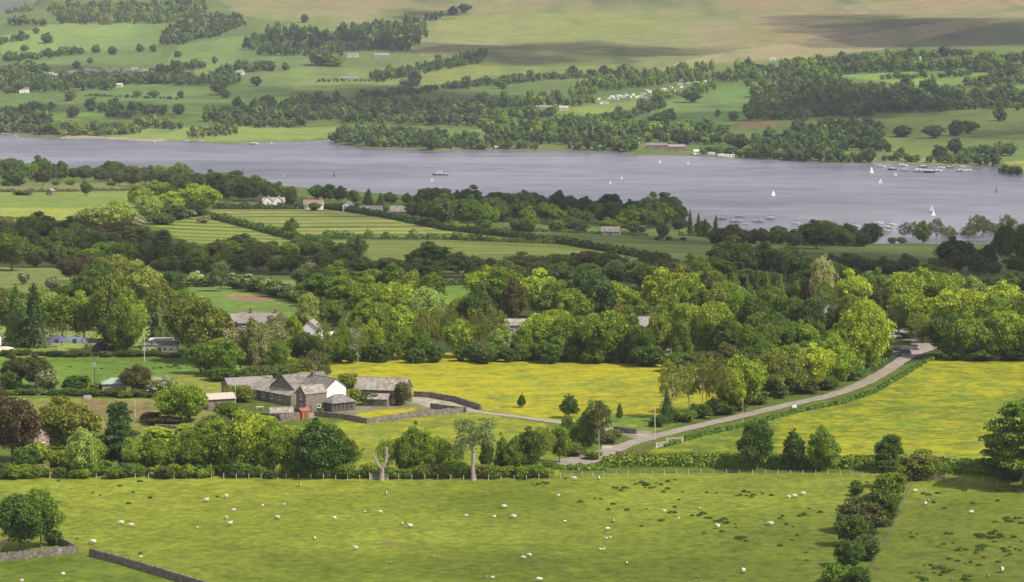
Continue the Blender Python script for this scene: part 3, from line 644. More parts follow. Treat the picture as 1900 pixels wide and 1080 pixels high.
parse('''egg 1404 872 70 98 D 1;cone 1474 872 56 78 D 0;egg 1524 874 62 80 M 0;egg 1650 876 54 72 D 2;tier 1902 906 172 168 M 0;tier 1862 884 100 92 D 0;bush 1735 885 50 24 D;bush 1880 892 50 30 D''', 'right hedge')
# along the lane and behind the drive
parse('''spruce 1238 784 50 62 K 0;airy 1244 776 66 112 O 0;airy 1302 766 64 104 O 2;airy 1330 772 60 112 O 1;round 1380 762 80 100 B 0;egg 1360 766 60 88 Y 1;airy 1278 768 50 96 O 0;egg 1348 712 74 72 R 0;egg 1430 736 72 88 O 1;round 1466 732 74 86 O 1
round 1505 728 82 88 Y 2;egg 1546 718 74 96 B 0;round 1580 700 84 112 B 1;round 1612 684 82 120 Y 3;round 1600 690 90 126 B 0;egg 1630 664 46 88 B 2;bush 1642 662 30 24 D;bush 1576 706 46 30 D 1;bush 1530 722 50 28 D;bush 1440 738 50 24 S;bush 1338 768 60 28 D 2
bush 1370 762 40 26 O 1;bush 1270 782 44 24 M;bush 1300 776 40 28 D 1;bush 1490 730 46 20 S;bush 1220 792 30 22 D;bush 1404 750 50 24 S 1;round 1452 700 74 56 M;round 1500 690 74 56 M 3;egg 1400 694 60 50 D''', 'lane')
# the wood behind the buttercups
parse('''round 380 672 98 112 O 1;round 352 655 80 96 O 0;egg 402 694 62 68 B 2;round 418 700 66 66 M 1;round 372 694 50 56 M;egg 446 690 64 86 P 1;egg 470 692 52 98 G 0;round 500 676 74 82 G 2;egg 514 690 44 62 M 1;airy 520 650 60 70 P 0;bush 478 704 56 26 S;bush 450 706 40 20 D;bush 552 688 46 22 M;bush 520 700 60 22 S 2
egg 572 622 46 82 L 1;round 614 612 48 52 M 0;egg 548 656 40 72 B 2;airy 602 676 40 84 O 0;egg 634 655 38 54 M 0;airy 664 677 40 84 O 2;round 570 672 50 54 D;egg 622 668 40 44 M
round 690 606 92 88 B 1;round 688 640 78 84 B 2;round 738 610 72 84 Y 0;egg 764 590 64 84 T 0;round 790 616 68 80 L 3;egg 800 590 60 88 M 1;round 742 640 66 70 B 3;egg 690 668 52 74 B 0;egg 728 668 54 74 M 2;egg 752 664 50 62 B 1
airy 790 664 54 96 O 1;airy 812 662 48 92 O 0;egg 780 668 40 60 M 0;airy 840 662 44 90 O 2;round 856 664 62 70 Y 0;round 860 610 50 60 Y 3;round 900 580 80 80 B 2;round 886 612 62 70 D 0;round 930 586 86 86 M 3;egg 952 600 50 82 N 0
airy 890 664 48 96 O 1;airy 912 660 50 96 O 0;round 930 666 54 60 L 1;egg 968 666 44 62 B 2;round 1004 590 82 84 Y 1;egg 1030 600 70 84 T 1;round 1066 606 70 76 B 2;round 1104 604 84 104 X 2;round 1006 660 70 76 B 0;egg 1046 668 64 86 M 1
round 1036 640 60 70 Y 2;round 1080 660 54 70 M 3;round 1140 600 74 74 B 0;round 1176 606 60 54 M 1;egg 1160 640 58 76 O 2;round 1124 672 86 94 M 0;round 1104 666 60 80 B 3;egg 1160 672 60 90 M 2;round 1190 676 58 70 D 0;bush 1205 680 60 40 D 1
egg 1220 672 50 96 O 1;round 1226 590 80 86 Y 1;round 1262 600 80 100 T 2;round 1276 612 70 100 B 3;egg 1244 640 60 90 M 0;egg 1280 660 76 102 B 1;round 1310 666 66 92 B 0;egg 1262 676 50 82 M 2;round 1300 620 60 80 D 1;spruce 1290 640 40 90 S 1;egg 1330 650 62 96 B 1;round 1350 672 70 76 D 1;bush 1340 690 60 40 D;egg 1394 690 60 84 M 0
round 1352 616 74 90 M 3;egg 1396 640 60 86 D 0;egg 1420 672 58 76 M 1;round 1444 660 60 70 D 2;egg 1330 600 66 86 N 2;bush 1260 690 60 36 D;round 1226 664 46 60 D 3''', 'wood')
row(560, 672, 1200, 672, 24, 36, 30, 'DMDS', 'bush', 'wood edge', 3, .1)
row(1340, 566, 1560, 570, 21, 34, 54, 'MOOSM', 'egg,cone,spruce', 'wood', 5)
row(1330, 590, 1570, 596, 22, 36, 60, 'MOMOS', 'egg,cone,spruce,airy', 'wood', 6)
row(1340, 620, 1600, 626, 26, 42, 66, 'MDOS', 'egg,cone,round', 'wood', 6)
row(1380, 655, 1560, 660, 30, 50, 60, 'MMDB', 'round,egg', 'wood', 6)
parse('''egg 1526 592 44 120 W 1;airy 1528 586 46 114 W 0;round 1580 584 72 78 Y 1;round 1616 566 54 66 M 2;round 1600 620 60 66 Y 0;egg 1636 610 50 80 N 1;round 1684 586 96 84 Y 2;round 1740 586 80 80 B 0;round 1780 592 70 80 Y 3;egg 1806 600 66 84 L 0
round 1690 622 84 80 B 3;egg 1668 622 50 66 L 1;round 1746 630 90 86 Y 1;round 1800 636 84 96 Y 0;round 1856 606 80 82 Y 2;egg 1884 622 60 82 T 1;round 1836 640 80 90 B 3;round 1900 640 80 90 O 0;airy 1700 640 50 62 O 1;egg 1712 636 40 52 B 0
round 1756 664 80 78 D 0;round 1800 668 78 84 B 1;egg 1838 668 60 84 M 2;round 1870 668 74 90 B 0;round 1908 668 80 90 M 2;egg 1774 668 44 66 M 1;round 1960 660 90 100 M;bush 1770 668 50 26 D;bush 1820 668 60 22 D;bush 1880 668 60 22 D;round 1660 606 50 60 M''', 'lane end')
# left: camp site and the big clump
parse('''spruce 30 640 92 116 D 0;spruce 62 644 92 122 X 1;round 116 632 74 84 M 0;egg 92 618 50 74 L 2;round 156 630 62 84 Y 1;bush 10 600 50 62 T 0;egg 8 602 60 70 O 1;bare 92 652 52 52 R;bare 115 650 46 56 G;bare 160 654 60 50 N;spruce 212 652 80 128 S 2;round 188 612 66 76 D 1
egg 210 634 84 128 O 2;egg 228 658 66 100 M 0;round 236 656 70 98 B 2;round 246 648 60 104 M 3;round 262 574 90 84 L 1;spruce 296 646 84 112 S 0;spruce 318 640 64 94 S 1;egg 300 600 66 78 O 0;egg 340 606 56 72 M 1;bush 36 560 24 22 L;round 350 628 60 66 M 2
haw 44 528 20 22 G;haw 98 540 30 28 G;egg 72 580 40 56 L 1;round 130 556 56 26 D 0;egg 164 560 60 60 D 2;round 186 545 62 60 D 3;egg 320 570 50 70 D 1;round 208 540 70 66 O 0''', 'camp site')
# shrubs and garden trees left of the farm
parse('''round 30 716 60 56 N 1;round 66 720 66 60 N 2;haw 90 728 46 44 G;bush 20 722 40 34 D;bush 142 730 44 34 D 1;round 252 732 56 54 N 3;haw 302 734 46 34 G 0;haw 290 728 40 30 L 1;bush 215 728 40 30 O;bush 178 730 30 22 O;egg 336 784 86 74 B 1;round 318 782 60 64 B 2;round 352 780 56 62 B 3
bush 280 784 34 20 C;bush 300 786 60 14 N;bush 444 745 50 32 O 1;bush 424 778 44 34 M 2;bush 400 790 50 20 S;bush 598 700 30 24 R;airy 588 712 56 62 R 2;bush 410 706 50 24 D;bush 480 702 46 24 S 1;bush 500 706 46 24 S;bush 448 700 30 16 Y;bush 540 690 40 18 M
bush 690 752 32 24 D 0;bush 745 752 36 44 R 1;bush 660 744 24 26 Y 2;bush 594 767 13 11 M;bush 385 797 60 16 S;bush 646 720 40 28 O;bush 436 812 60 20 M;bush 350 806 40 18 Y;bush 300 812 50 20 Y;bush 540 806 60 16 B;bush 490 790 50 20 Y''', 'garden')
row(6, 660, 340, 662, 17, 26, 9, 'DDSK', 'bush', 'camp hedge', 1)
row(0, 732, 330, 738, 20, 26, 11, 'DSMO', 'bush', 'paddock hedge', 1.5, .1)
# middle distance, in the cloud's shade
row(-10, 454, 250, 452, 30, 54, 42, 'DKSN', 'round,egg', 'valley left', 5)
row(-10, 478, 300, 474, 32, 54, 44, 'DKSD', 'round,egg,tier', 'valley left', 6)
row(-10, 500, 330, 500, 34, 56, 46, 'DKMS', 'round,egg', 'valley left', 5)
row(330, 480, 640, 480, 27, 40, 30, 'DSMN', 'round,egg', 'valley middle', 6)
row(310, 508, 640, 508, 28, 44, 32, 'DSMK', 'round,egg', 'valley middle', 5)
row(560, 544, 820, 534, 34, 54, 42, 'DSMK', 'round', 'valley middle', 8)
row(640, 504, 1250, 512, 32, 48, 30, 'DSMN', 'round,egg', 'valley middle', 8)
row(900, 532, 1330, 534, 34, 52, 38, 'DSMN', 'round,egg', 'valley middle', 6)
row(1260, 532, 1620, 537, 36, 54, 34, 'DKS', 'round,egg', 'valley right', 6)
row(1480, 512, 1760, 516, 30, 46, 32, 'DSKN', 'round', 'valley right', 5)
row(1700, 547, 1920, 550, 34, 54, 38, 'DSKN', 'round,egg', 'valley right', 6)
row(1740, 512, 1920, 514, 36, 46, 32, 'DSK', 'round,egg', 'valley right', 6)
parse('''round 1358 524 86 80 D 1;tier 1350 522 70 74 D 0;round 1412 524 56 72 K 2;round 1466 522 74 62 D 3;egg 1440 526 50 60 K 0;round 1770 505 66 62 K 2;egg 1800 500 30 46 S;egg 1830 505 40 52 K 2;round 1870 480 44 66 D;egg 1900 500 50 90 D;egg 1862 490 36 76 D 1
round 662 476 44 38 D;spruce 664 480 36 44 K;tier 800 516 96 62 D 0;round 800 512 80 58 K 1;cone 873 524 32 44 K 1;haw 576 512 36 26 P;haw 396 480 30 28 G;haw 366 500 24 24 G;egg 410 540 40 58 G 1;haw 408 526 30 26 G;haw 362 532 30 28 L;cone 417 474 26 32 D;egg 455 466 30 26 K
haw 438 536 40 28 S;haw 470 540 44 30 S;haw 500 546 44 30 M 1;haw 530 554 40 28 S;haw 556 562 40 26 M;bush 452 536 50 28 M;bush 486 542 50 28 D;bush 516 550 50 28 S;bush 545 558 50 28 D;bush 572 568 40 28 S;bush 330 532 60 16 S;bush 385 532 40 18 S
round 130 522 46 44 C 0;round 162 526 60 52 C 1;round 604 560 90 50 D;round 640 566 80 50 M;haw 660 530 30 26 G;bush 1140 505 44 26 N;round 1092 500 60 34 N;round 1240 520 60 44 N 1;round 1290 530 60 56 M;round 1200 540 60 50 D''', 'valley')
# lit clump and the near shore belt
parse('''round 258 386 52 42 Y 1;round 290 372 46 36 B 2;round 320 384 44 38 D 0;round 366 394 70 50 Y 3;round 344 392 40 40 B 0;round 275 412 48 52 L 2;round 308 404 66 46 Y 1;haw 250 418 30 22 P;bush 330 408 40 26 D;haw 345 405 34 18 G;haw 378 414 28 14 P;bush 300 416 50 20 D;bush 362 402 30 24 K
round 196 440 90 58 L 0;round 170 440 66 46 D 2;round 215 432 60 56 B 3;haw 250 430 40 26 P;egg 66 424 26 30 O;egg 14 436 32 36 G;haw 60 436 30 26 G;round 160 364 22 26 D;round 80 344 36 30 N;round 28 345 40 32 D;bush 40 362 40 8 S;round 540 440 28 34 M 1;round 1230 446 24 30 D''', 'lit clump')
row(-10, 332, 250, 338, 20, 34, 30, 'DSDM', 'round,egg', 'left shore', 2)
row(-10, 344, 240, 344, 30, 20, 8, 'SMD', 'bush', 'left shore', 1, .3)
row(200, 340, 480, 360, 22, 36, 30, 'DSM', 'round,egg', 'left shore', 4)
row(340, 368, 560, 384, 22, 36, 34, 'KDKS', 'round,egg', 'left shore', 5)
row(520, 366, 790, 386, 23, 32, 26, 'KDSS', 'round,egg,spruce', 'left shore', 4, .1)
row(560, 388, 780, 396, 26, 22, 12, 'DS', 'bush', 'left shore', 2, .2)
row(790, 388, 1250, 406, 22, 38, 32, 'DKSD', 'round,egg', 'peninsula', 4)
row(770, 408, 1260, 422, 24, 38, 32, 'DKSM', 'round,egg', 'peninsula', 5)
row(900, 425, 1220, 434, 26, 30, 20, 'DSM', 'round,bush', 'peninsula', 3, .25)
parse('''round 820 420 52 56 S 1;round 868 424 60 58 D 2;round 902 422 44 42 M 3;round 1206 424 50 62 D;round 1232 418 46 56 K;round 1185 424 60 40 D;spruce 1281 436 22 48 K 0;spruce 1294 438 22 44 K 1;spruce 1310 440 20 36 K;spruce 1326 442 24 44 K 0;round 1306 436 30 26 D
round 1172 424 40 40 K;round 1260 430 30 28 K;haw 1190 433 20 16 S;bush 1134 426 14 10 D;bush 1268 446 12 6 D;bush 1240 446 12 8 S;bush 1220 446 12 8 S''', 'peninsula')
row(1335, 450, 1620, 456, 20, 32, 27, 'DKSN', 'round,egg,bush', 'right shore', 3)
parse('''round 1475 462 30 34 S 1;round 1515 462 70 50 K 2;round 1530 456 60 46 D 0;round 1570 450 40 34 K;round 1603 458 26 24 K 1;egg 1712 452 32 40 D 0;airy 1680 450 26 38 S 0;airy 1697 450 26 38 S 2;airy 1738 450 32 46 S 1;airy 1720 450 26 36 S 0;airy 1760 450 26 30 S 2;airy 1800 450 30 36 S 0;airy 1825 450 34 50 S 1;airy 1755 446 22 24 S;airy 1770 446 20 20 S;airy 1810 446 38 48 S 1;airy 1795 446 26 24 S 0;airy 1840 446 30 34 S
airy 1868 444 38 46 S 1;airy 1852 446 22 30 S;bare 1645 446 26 34 R;bush 1656 452 16 12 S;bush 1674 452 16 12 S;bush 1580 456 16 14 S;airy 1785 446 12 18 S''', 'right shore')
LAND = []   # woods far across the lake, one merged object each
def wood(label, rows_, pal, cone=0.0):
    r = trng; lst = []
    for x0, y0, x1, y1, step, w, h in rows_:
        x = x0
        while x < x1:
            t = (x-x0)/(x1-x0); f = r.uniform(.7, 1.3)
            lst.append((x+r.uniform(-.3, .3)*step, y0+(y1-y0)*t+r.uniform(-.16, .16)*h, w*f*.76, h*f*r.uniform(.8, 1.35), r.choice(pal), r.random() < cone)); x += step*r.uniform(.5, .9)
    LAND.append((label, lst))
wood('conifer plantation along the skyline at the top left', [(92,22,380,10,8,12,14),(100,30,388,22,8,12,14),(110,36,370,32,8,13,13),(140,44,330,42,9,13,14),(0,26,62,22,7,9,10)], 'DSMO', .55)
wood('dark rounded plantation on the slope below the skyline wood', [(345,36,452,34,7,9,9),(330,44,452,42,7,9,9),(318,54,440,50,7,9,10),(305,64,425,60,7,10,10),(300,74,395,70,7,10,11),(302,82,350,80,8,12,12),(350,76,405,66,8,11,10),(405,64,455,45,8,10,9)], 'KDKS', .35)
wood('dark conifer block left of the hillside houses', [(500,66,590,62,8,13,16),(470,80,600,76,8,14,17),(455,92,600,90,9,14,16),(480,102,600,102,9,14,15)], 'KDK', .7)
wood('dark conifer block above the hillside houses', [(655,58,790,56,8,14,16),(630,70,795,68,8,15,18),(600,80,780,82,9,15,18),(600,95,760,94,9,15,18),(600,104,640,102,12,16,16),(770,46,825,30,9,12,12)], 'KDKS', .6)
wood('narrow dark shelter belt running down the far slope', [(690,148,905,108,8,13,15),(700,152,900,114,9,13,12)], 'KD', .5)
wood('tree belt around the far caravan rows', [(0,138,90,134,10,16,14),(10,152,440,158,9,17,16),(0,162,430,150,10,17,15),(0,172,215,166,11,17,15),(285,140,380,124,10,15,14),(380,148,445,144,11,16,14),(440,132,512,132,11,15,12)], 'KDSD', .2)
wood('hedgerow trees crossing the upper left fields', [(8,116,155,100,9,15,13),(0,82,52,72,9,14,11),(20,46,85,46,10,14,13),(110,44,140,42,10,14,12)], 'DSK')
wood('line of trees across the lower left fields', [(165,206,310,212,14,22,17),(200,216,250,218,16,20,14),(60,206,110,208,16,22,16),(160,178,330,184,9,7,4)], 'KDS')
wood('wood along the left end of the far shore', [(-5,215,60,214,12,20,18),(-5,232,100,234,12,20,18),(-5,246,130,249,12,20,17),(60,228,95,230,12,18,15)], 'KDS')
wood('paler shoreline trees left of the shingle spit', [(110,246,260,246,10,19,16),(120,252,240,250,11,16,10),(255,238,345,240,13,20,16),(352,256,440,250,9,12,12),(360,245,440,244,10,12,11)], 'SMON')
wood('broad tree belt below the middle fields', [(395,214,640,206,12,20,17),(380,226,640,222,12,20,17),(400,234,560,236,13,20,16),(640,205,905,200,11,19,17),(640,214,900,212,11,19,17),(640,226,880,232,12,20,18),(540,198,640,196,14,20,20),(470,205,540,204,14,20,18)], 'KDSK', .15)
wood('woodland along the middle of the far shore', [(620,262,700,270,11,19,18),(640,252,880,266,12,21,18),(690,272,905,276,16,18,13),(720,268,900,274,15,18,14),(905,262,1180,270,11,20,18),(1060,276,1180,280,10,18,16),(905,274,1000,276,13,16,12)], 'KDSD')
wood('mixed wood behind the middle of the far shore', [(880,236,1200,240,12,21,19),(900,250,1340,254,12,21,19),(900,222,1040,216,12,20,18),(880,206,1080,194,11,18,20),(1180,262,1380,270,12,20,17),(1040,232,1100,230,11,18,17),(1100,248,1280,246,13,22,18)], 'KDSM', .2)
wood('light pointed trees around the far chalets', [(1060,184,1110,176,8,13,18),(1070,172,1300,150,8,14,18),(1090,164,1300,144,8,14,18),(1120,156,1320,136,9,14,17),(1080,192,1110,190,9,14,15),(1200,196,1260,176,10,15,14),(1280,176,1330,166,9,15,16),(1300,152,1350,146,9,14,17)], 'MSMD', .5)
wood('slanting tree belt beside the pale meadow', [(1088,244,1150,222,10,18,17),(1120,236,1240,196,10,18,17),(1110,246,1150,240,12,18,16)], 'DSK')
wood('hedges with trees across the upper middle fields', [(840,166,965,152,11,18,14),(966,152,1148,140,9,15,13),(640,196,700,176,12,15,12),(700,182,860,162,13,16,12),(735,176,780,160,12,16,14),(590,152,700,150,8,6,5)], 'KDS')
wood('long upper wood on the right below the moor', [(1340,150,1560,148,10,18,17),(1370,140,1560,130,10,18,17),(1450,128,1700,118,10,18,17),(1480,138,1780,128,10,18,16),(1560,118,1800,104,10,17,14),(1780,124,1910,112,10,18,16),(1800,134,1910,132,11,19,18),(1640,148,1800,140,14,14,9)], 'DSMK')
wood('large dark wood in the middle of the right slope', [(1440,168,1560,160,11,20,18),(1395,182,1790,178,11,21,19),(1400,196,1900,192,11,21,19),(1390,208,1760,206,11,21,18),(1395,222,1500,220,12,20,16),(1450,216,1620,215,12,20,17),(1560,170,1640,166,12,20,17),(1700,200,1900,203,12,20,15)], 'KDKS')
wood('trees on the far right slope', [(1800,162,1900,158,12,20,17),(1840,148,1900,144,12,20,17),(1820,180,1900,176,12,20,16)], 'DSK')
wood('dark waterside wood on the right of the far shore', [(1470,252,1560,250,12,22,20),(1430,266,1640,262,12,22,20),(1400,280,1640,278,12,22,20),(1385,292,1500,298,11,20,17),(1500,298,1620,300,11,20,17),(1300,284,1400,292,12,16,12),(1560,246,1630,250,16,24,22)], 'KDK')
wood('shore trees behind the moored boats', [(1640,296,1700,300,14,18,13),(1730,302,1850,306,13,20,14),(1795,290,1880,288,12,22,20),(1856,322,1900,326,10,17,13)], 'DSK')
for d in '''565 42 16 16 S;87 80 22 20 S;67 62 14 12 S;45 96 16 14 D;178 98 16 15 D;208 102 18 16 D;260 96 15 14 D;284 96 14 14 D;142 128 15 16 S;167 118 12 12 S;595 122 40 36 S;620 122 40 20 M;862 24 22 18 K;840 28 20 16 K;770 158 24 28 K
130 187 22 20 S;255 180 16 12 S;285 180 22 13 S;335 182 12 14 S;408 176 30 26 S;418 182 18 16 D;475 160 21 20 K;135 218 26 22 K;332 212 24 20 K;440 198 18 18 K;495 200 34 24 D;1160 132 18 14 K;930 165 22 20 D;1270 268 34 26 K;1225 236 40 28 K;1240 224 28 22 K
1676 254 36 22 K;1732 256 36 25 K;1776 252 32 30 K;1798 248 30 26 K;1856 224 24 28 S;1535 242 36 24 D;1310 248 36 30 D;1340 246 30 16 S;1332 216 11 14 D;1360 224 20 18 S;1744 294 28 24 K;1772 286 30 32 K;1646 282 16 18 K;1672 290 16 18 S;1372 276 40 30 K;1388 160 14 14 S;1415 160 16 12 S;1284 190 40 32 D
800 278 30 24 K;740 256 22 22 D;760 258 22 24 S;535 236 16 12 S;700 140 14 12 S;1200 140 12 10 D;330 106 14 12 S;490 122 40 10 S;398 118 10 14 D;530 130 14 14 S'''.replace('\n', ';').split(';'):
    q = d.split(); tree('small', *map(float, q[:4]), q[4], 'far fields')
def build_woods():
    for wi, (label, lst) in enumerate(LAND):
        V = []; Fq = []; T = []; nb = 0; rs = np.random.RandomState(500+wi)
        for x, y, w, h, c, cn in lst:
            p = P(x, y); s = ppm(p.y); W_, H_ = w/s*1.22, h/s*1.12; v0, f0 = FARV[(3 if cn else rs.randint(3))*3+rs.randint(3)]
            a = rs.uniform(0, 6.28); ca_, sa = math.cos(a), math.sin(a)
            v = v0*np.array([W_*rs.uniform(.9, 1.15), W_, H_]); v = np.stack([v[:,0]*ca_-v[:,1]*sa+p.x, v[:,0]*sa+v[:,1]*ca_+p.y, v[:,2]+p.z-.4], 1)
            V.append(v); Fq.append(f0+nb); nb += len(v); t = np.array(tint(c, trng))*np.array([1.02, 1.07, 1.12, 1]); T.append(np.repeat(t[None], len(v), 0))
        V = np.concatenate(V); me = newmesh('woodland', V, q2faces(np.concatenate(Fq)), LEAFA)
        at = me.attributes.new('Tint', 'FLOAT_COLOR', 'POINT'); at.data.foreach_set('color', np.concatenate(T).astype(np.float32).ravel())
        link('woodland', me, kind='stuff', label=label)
FARV = []
for k in range(12):
    g = RG(300+k); cn = k >= 9; lb = lobes_round(g, 8, .5, .0, 1.0, .9, (.2, .32) if not cn else (.13, .24), 'cone' if cn else 'dome')
    FARV.append(crown(lb, 120, .075, 300+k, core=.84, sub=0, out=.4))
build_woods()
# ------------------------------------------------------------------ lanes, hedges, walls, fences
def path(pts, step):
    """photo pixels -> evenly spaced ground points"""
    w = [P(x, y) for x, y in pts]; out = [w[0]]
    for a, b in zip(w, w[1:]):
        d = (b-a).length; n = max(1, int(round(d/step)))
        for i in range(1, n+1): q = a.lerp(b, i/n); out.append(Vector((q.x, q.y, ground(q.x, q.y))))
    return out
def smooth(pts, k=3):
    for _ in range(k):
        o = [pts[0]]
        for a, b in zip(pts, pts[1:]): o += [(a[0]*.75+b[0]*.25, a[1]*.75+b[1]*.25), (a[0]*.25+b[0]*.75, a[1]*.25+b[1]*.75)]
        pts = o+[pts[-1]]
    return pts
def ribbon(name, pts, wid, m, lift=.05, step=1.5, **kw):
    p = path(smooth(pts, 2), step); n = len(p); v = []; f = []; K = 7
    for i, q in enumerate(p):
        d = p[min(i+1, n-1)]-p[max(i-1, 0)]; d.z = 0; d.normalize(); s = Vector((d.y, -d.x, 0)); t = i/(n-1)
        w = wid(t) if callable(wid) else wid; w *= 1+.06*math.sin(i*.7)+.04*math.sin(i*1.9)
        for j in range(K):
            c = q+s*w*(j/(K-1)-.5); v.append((c.x, c.y, ground(c.x, c.y)+lift+(.03 if 0 < j < K-1 else -.02)))
    for i in range(n-1):
        for j in range(K-1): a = i*K+j; f.append((a, a+1, a+K+1, a+K))
    return link(name, newmesh(name, v, f, m, None, True), kind='structure', **kw)
ASPH = mat('worn_asphalt', tuple(cs(164,154,144))+(1,), .9, (.35, .4, tuple(cs(200,188,174))+(1,))); GRAV = mat('pale_gravel', tuple(cs(196,182,168))+(1,), .95, (.6, .22))
ribbon('lane', [(985,874),(1030,863),(1085,853),(1150,829),(1200,813),(1290,791),(1380,771),(1460,751),(1540,735),(1600,713),(1645,688),(1685,660),(1718,645),(1716,630),(1700,622),(1660,612)],
       lambda t: 4.4+5.5*max(0, 1-abs(t-.06)/.08)+5*max(0, 1-abs(t-.86)/.10), ASPH)
ribbon('farm_drive', [(1204,812),(1180,804),(1130,798),(1080,790),(1030,783),(960,773),(890,765),(850,758)], 3.3, GRAV, .07)
ribbon('camp_track', [(-30,636),(40,638),(90,637),(150,636),(200,640)], 2.2, GRAV)
ribbon('parking_bay', [(1690,632),(1712,627),(1732,630)], 6, GRAV, .06)
HEDGE_N = 0
def hedge(pts, w, h, c, label, seed, dens=1.0, wav=.25, leaf=.36, name='hedge', group=None):
    rs = np.random.RandomState(seed); p = path(pts, 1.0); n = len(p); m = MB(); cen = []; nr = []
    K = 8
    for i, q in enumerate(p):
        d = p[min(i+1, n-1)]-p[max(i-1, 0)]; d.z = 0; d.normalize(); s = Vector((d.y, -d.x, 0))
        f = 1+wav*(vn1(i*.21+seed)*1.4+vn1(i*.9+seed*3)*.6); hh = h*f; ww = w*(.75+.25*f)
        for j in range(K):
            a = math.pi*j/(K-1); m.v.append(tuple(q+s*math.cos(a)*ww*.42+Vector((0, 0, -.2+math.sin(a)**.6*(hh*.85)))))
        if i:
            for j in range(K-1): b = (i-1)*K+j; m.f.append((b, b+1, b+K+1, b+K)); m.m.append(0)
        for _ in range(int((9+7*h)*dens*w**.5*(.36/leaf)**1.5)):
            a = rs.uniform(0, math.pi); r_ = rs.uniform(.85, 1.2); t = rs.uniform(0, 1)
            cen.append(q+d*t+s*math.cos(a)*ww*.5*r_+Vector((0, 0, math.sin(a)**.6*hh*r_*.92))); nr.append((s.x*math.cos(a)+rs.normal()*.5, s.y*math.cos(a)+rs.normal()*.5, math.sin(a)*.9+.25+rs.normal()*.4))
    v, f = leaf_cards(np.array(cen), np.array(nr), leaf, rs); b = len(m.v)
    o = link(name, newmesh(name, np.concatenate([np.array(m.v), v]), m.f+[tuple(q) for q in (f+b).tolist()], LEAF), label=label, category='hedge', group=group); o.color = tint(c, trng); return o
def vn1(x):
    r = lambda i: (math.sin(i*127.1+311.7)*43758.5453) % 1.0
    i = math.floor(x); f = x-i; f = f*f*(3-2*f); return r(i)*(1-f)+r(i+1)*f-.5
hedge([(1118,866),(1240,864),(1400,866),(1560,868),(1700,873),(1900,884),(2060,892)], 3.4, 2.5, 'M', 'long clipped hedge between the sheep pasture and the right-hand buttercup field', 1, 1.1)
hedge([(1120,860),(1240,853),(1400,852),(1560,855),(1740,860),(1900,868),(2060,875)], 2.0, 1.3, 'K', 'low dark hedge along the near edge of the right-hand buttercup field', 2)
hedge([(1232,829),(1300,809),(1400,787),(1470,767),(1560,749),(1622,728),(1674,698),(1712,674),(1748,662)], 1.6, .9, 'D', 'low curving hedge between the lane and the right-hand buttercups', 3)
hedge([(1010,866),(1040,870),(1120,872)], 2.4, .9, 'M', 'scrubby hedge where the lane bends at its lower end', 4, wav=.6)
hedge([(1212,790),(1290,770),(1380,750),(1450,734),(1520,718),(1590,694),(1640,668)], 3.2, .8, 'D', 'rough bank of undergrowth along the wood side of the lane', 5, wav=.8)
hedge([(618,388),(700,401),(830,427),(945,440),(1060,455),(1150,470),(1235,485)], 5, 3.2, 'K', 'long dark diagonal hedge slanting across the striped hay fields', 6, .6, leaf=.7)
hedge([(290,412),(330,404),(372,400),(430,414),(480,427),(560,448),(610,460)], 4.5, 3.2, 'D', 'hedge dividing the small striped field from the large one', 7, .6, .7, leaf=.6)
hedge([(598,444),(700,444),(840,445),(960,450),(1060,453)], 4.0, 3.0, 'D', 'bushy hedge below the large striped hay field', 8, .6, 1.1, leaf=.6)
hedge([(395,388),(500,388),(620,388)], 5, 3.4, 'K', 'dark hedge along the garden side of the white gabled house', 9, .6, .5, leaf=.6)
hedge([(920,428),(1060,432),(1200,438)], 4, 1.6, 'S', 'thin hedge below the wooded peninsula', 10, .5, .7, leaf=.6)
hedge([(-20,406),(30,407),(62,408)], 2.5, 1.4, 'D', 'short dark hedge across the yellow corner of the left meadow', 11, .5, leaf=.6)
hedge([(-20,356),(60,357),(120,356),(240,354)], 4, 1.8, 'S', 'hedge along the top of the bright left meadow', 12, .5, .8, leaf=.6)
hedge([(1260,437),(1340,441),(1500,452),(1600,458)], 4, 1.5, 'D', 'dark hedge between the shore trees and the right-hand pasture', 13, .5, .6, leaf=.6)
hedge([(800,532),(860,528),(920,532)], 4, 2.4, 'K', 'dark hedge across the gap above the wood', 14, .5, leaf=.5)
hedge([(330,524),(430,530),(520,548),(590,566),(640,575)], 4, 2.8, 'D', 'hawthorn hedge above the pond-like brown patch', 15, .6, .6, leaf=.5)
STONE = mat('drystone', (.20,.175,.15,1), .95, (1.1, .55), .1, 0, (2.5, .08)); STONE2 = mat('drystone_dark', (.15,.13,.11,1), .95, (1.3, .6))
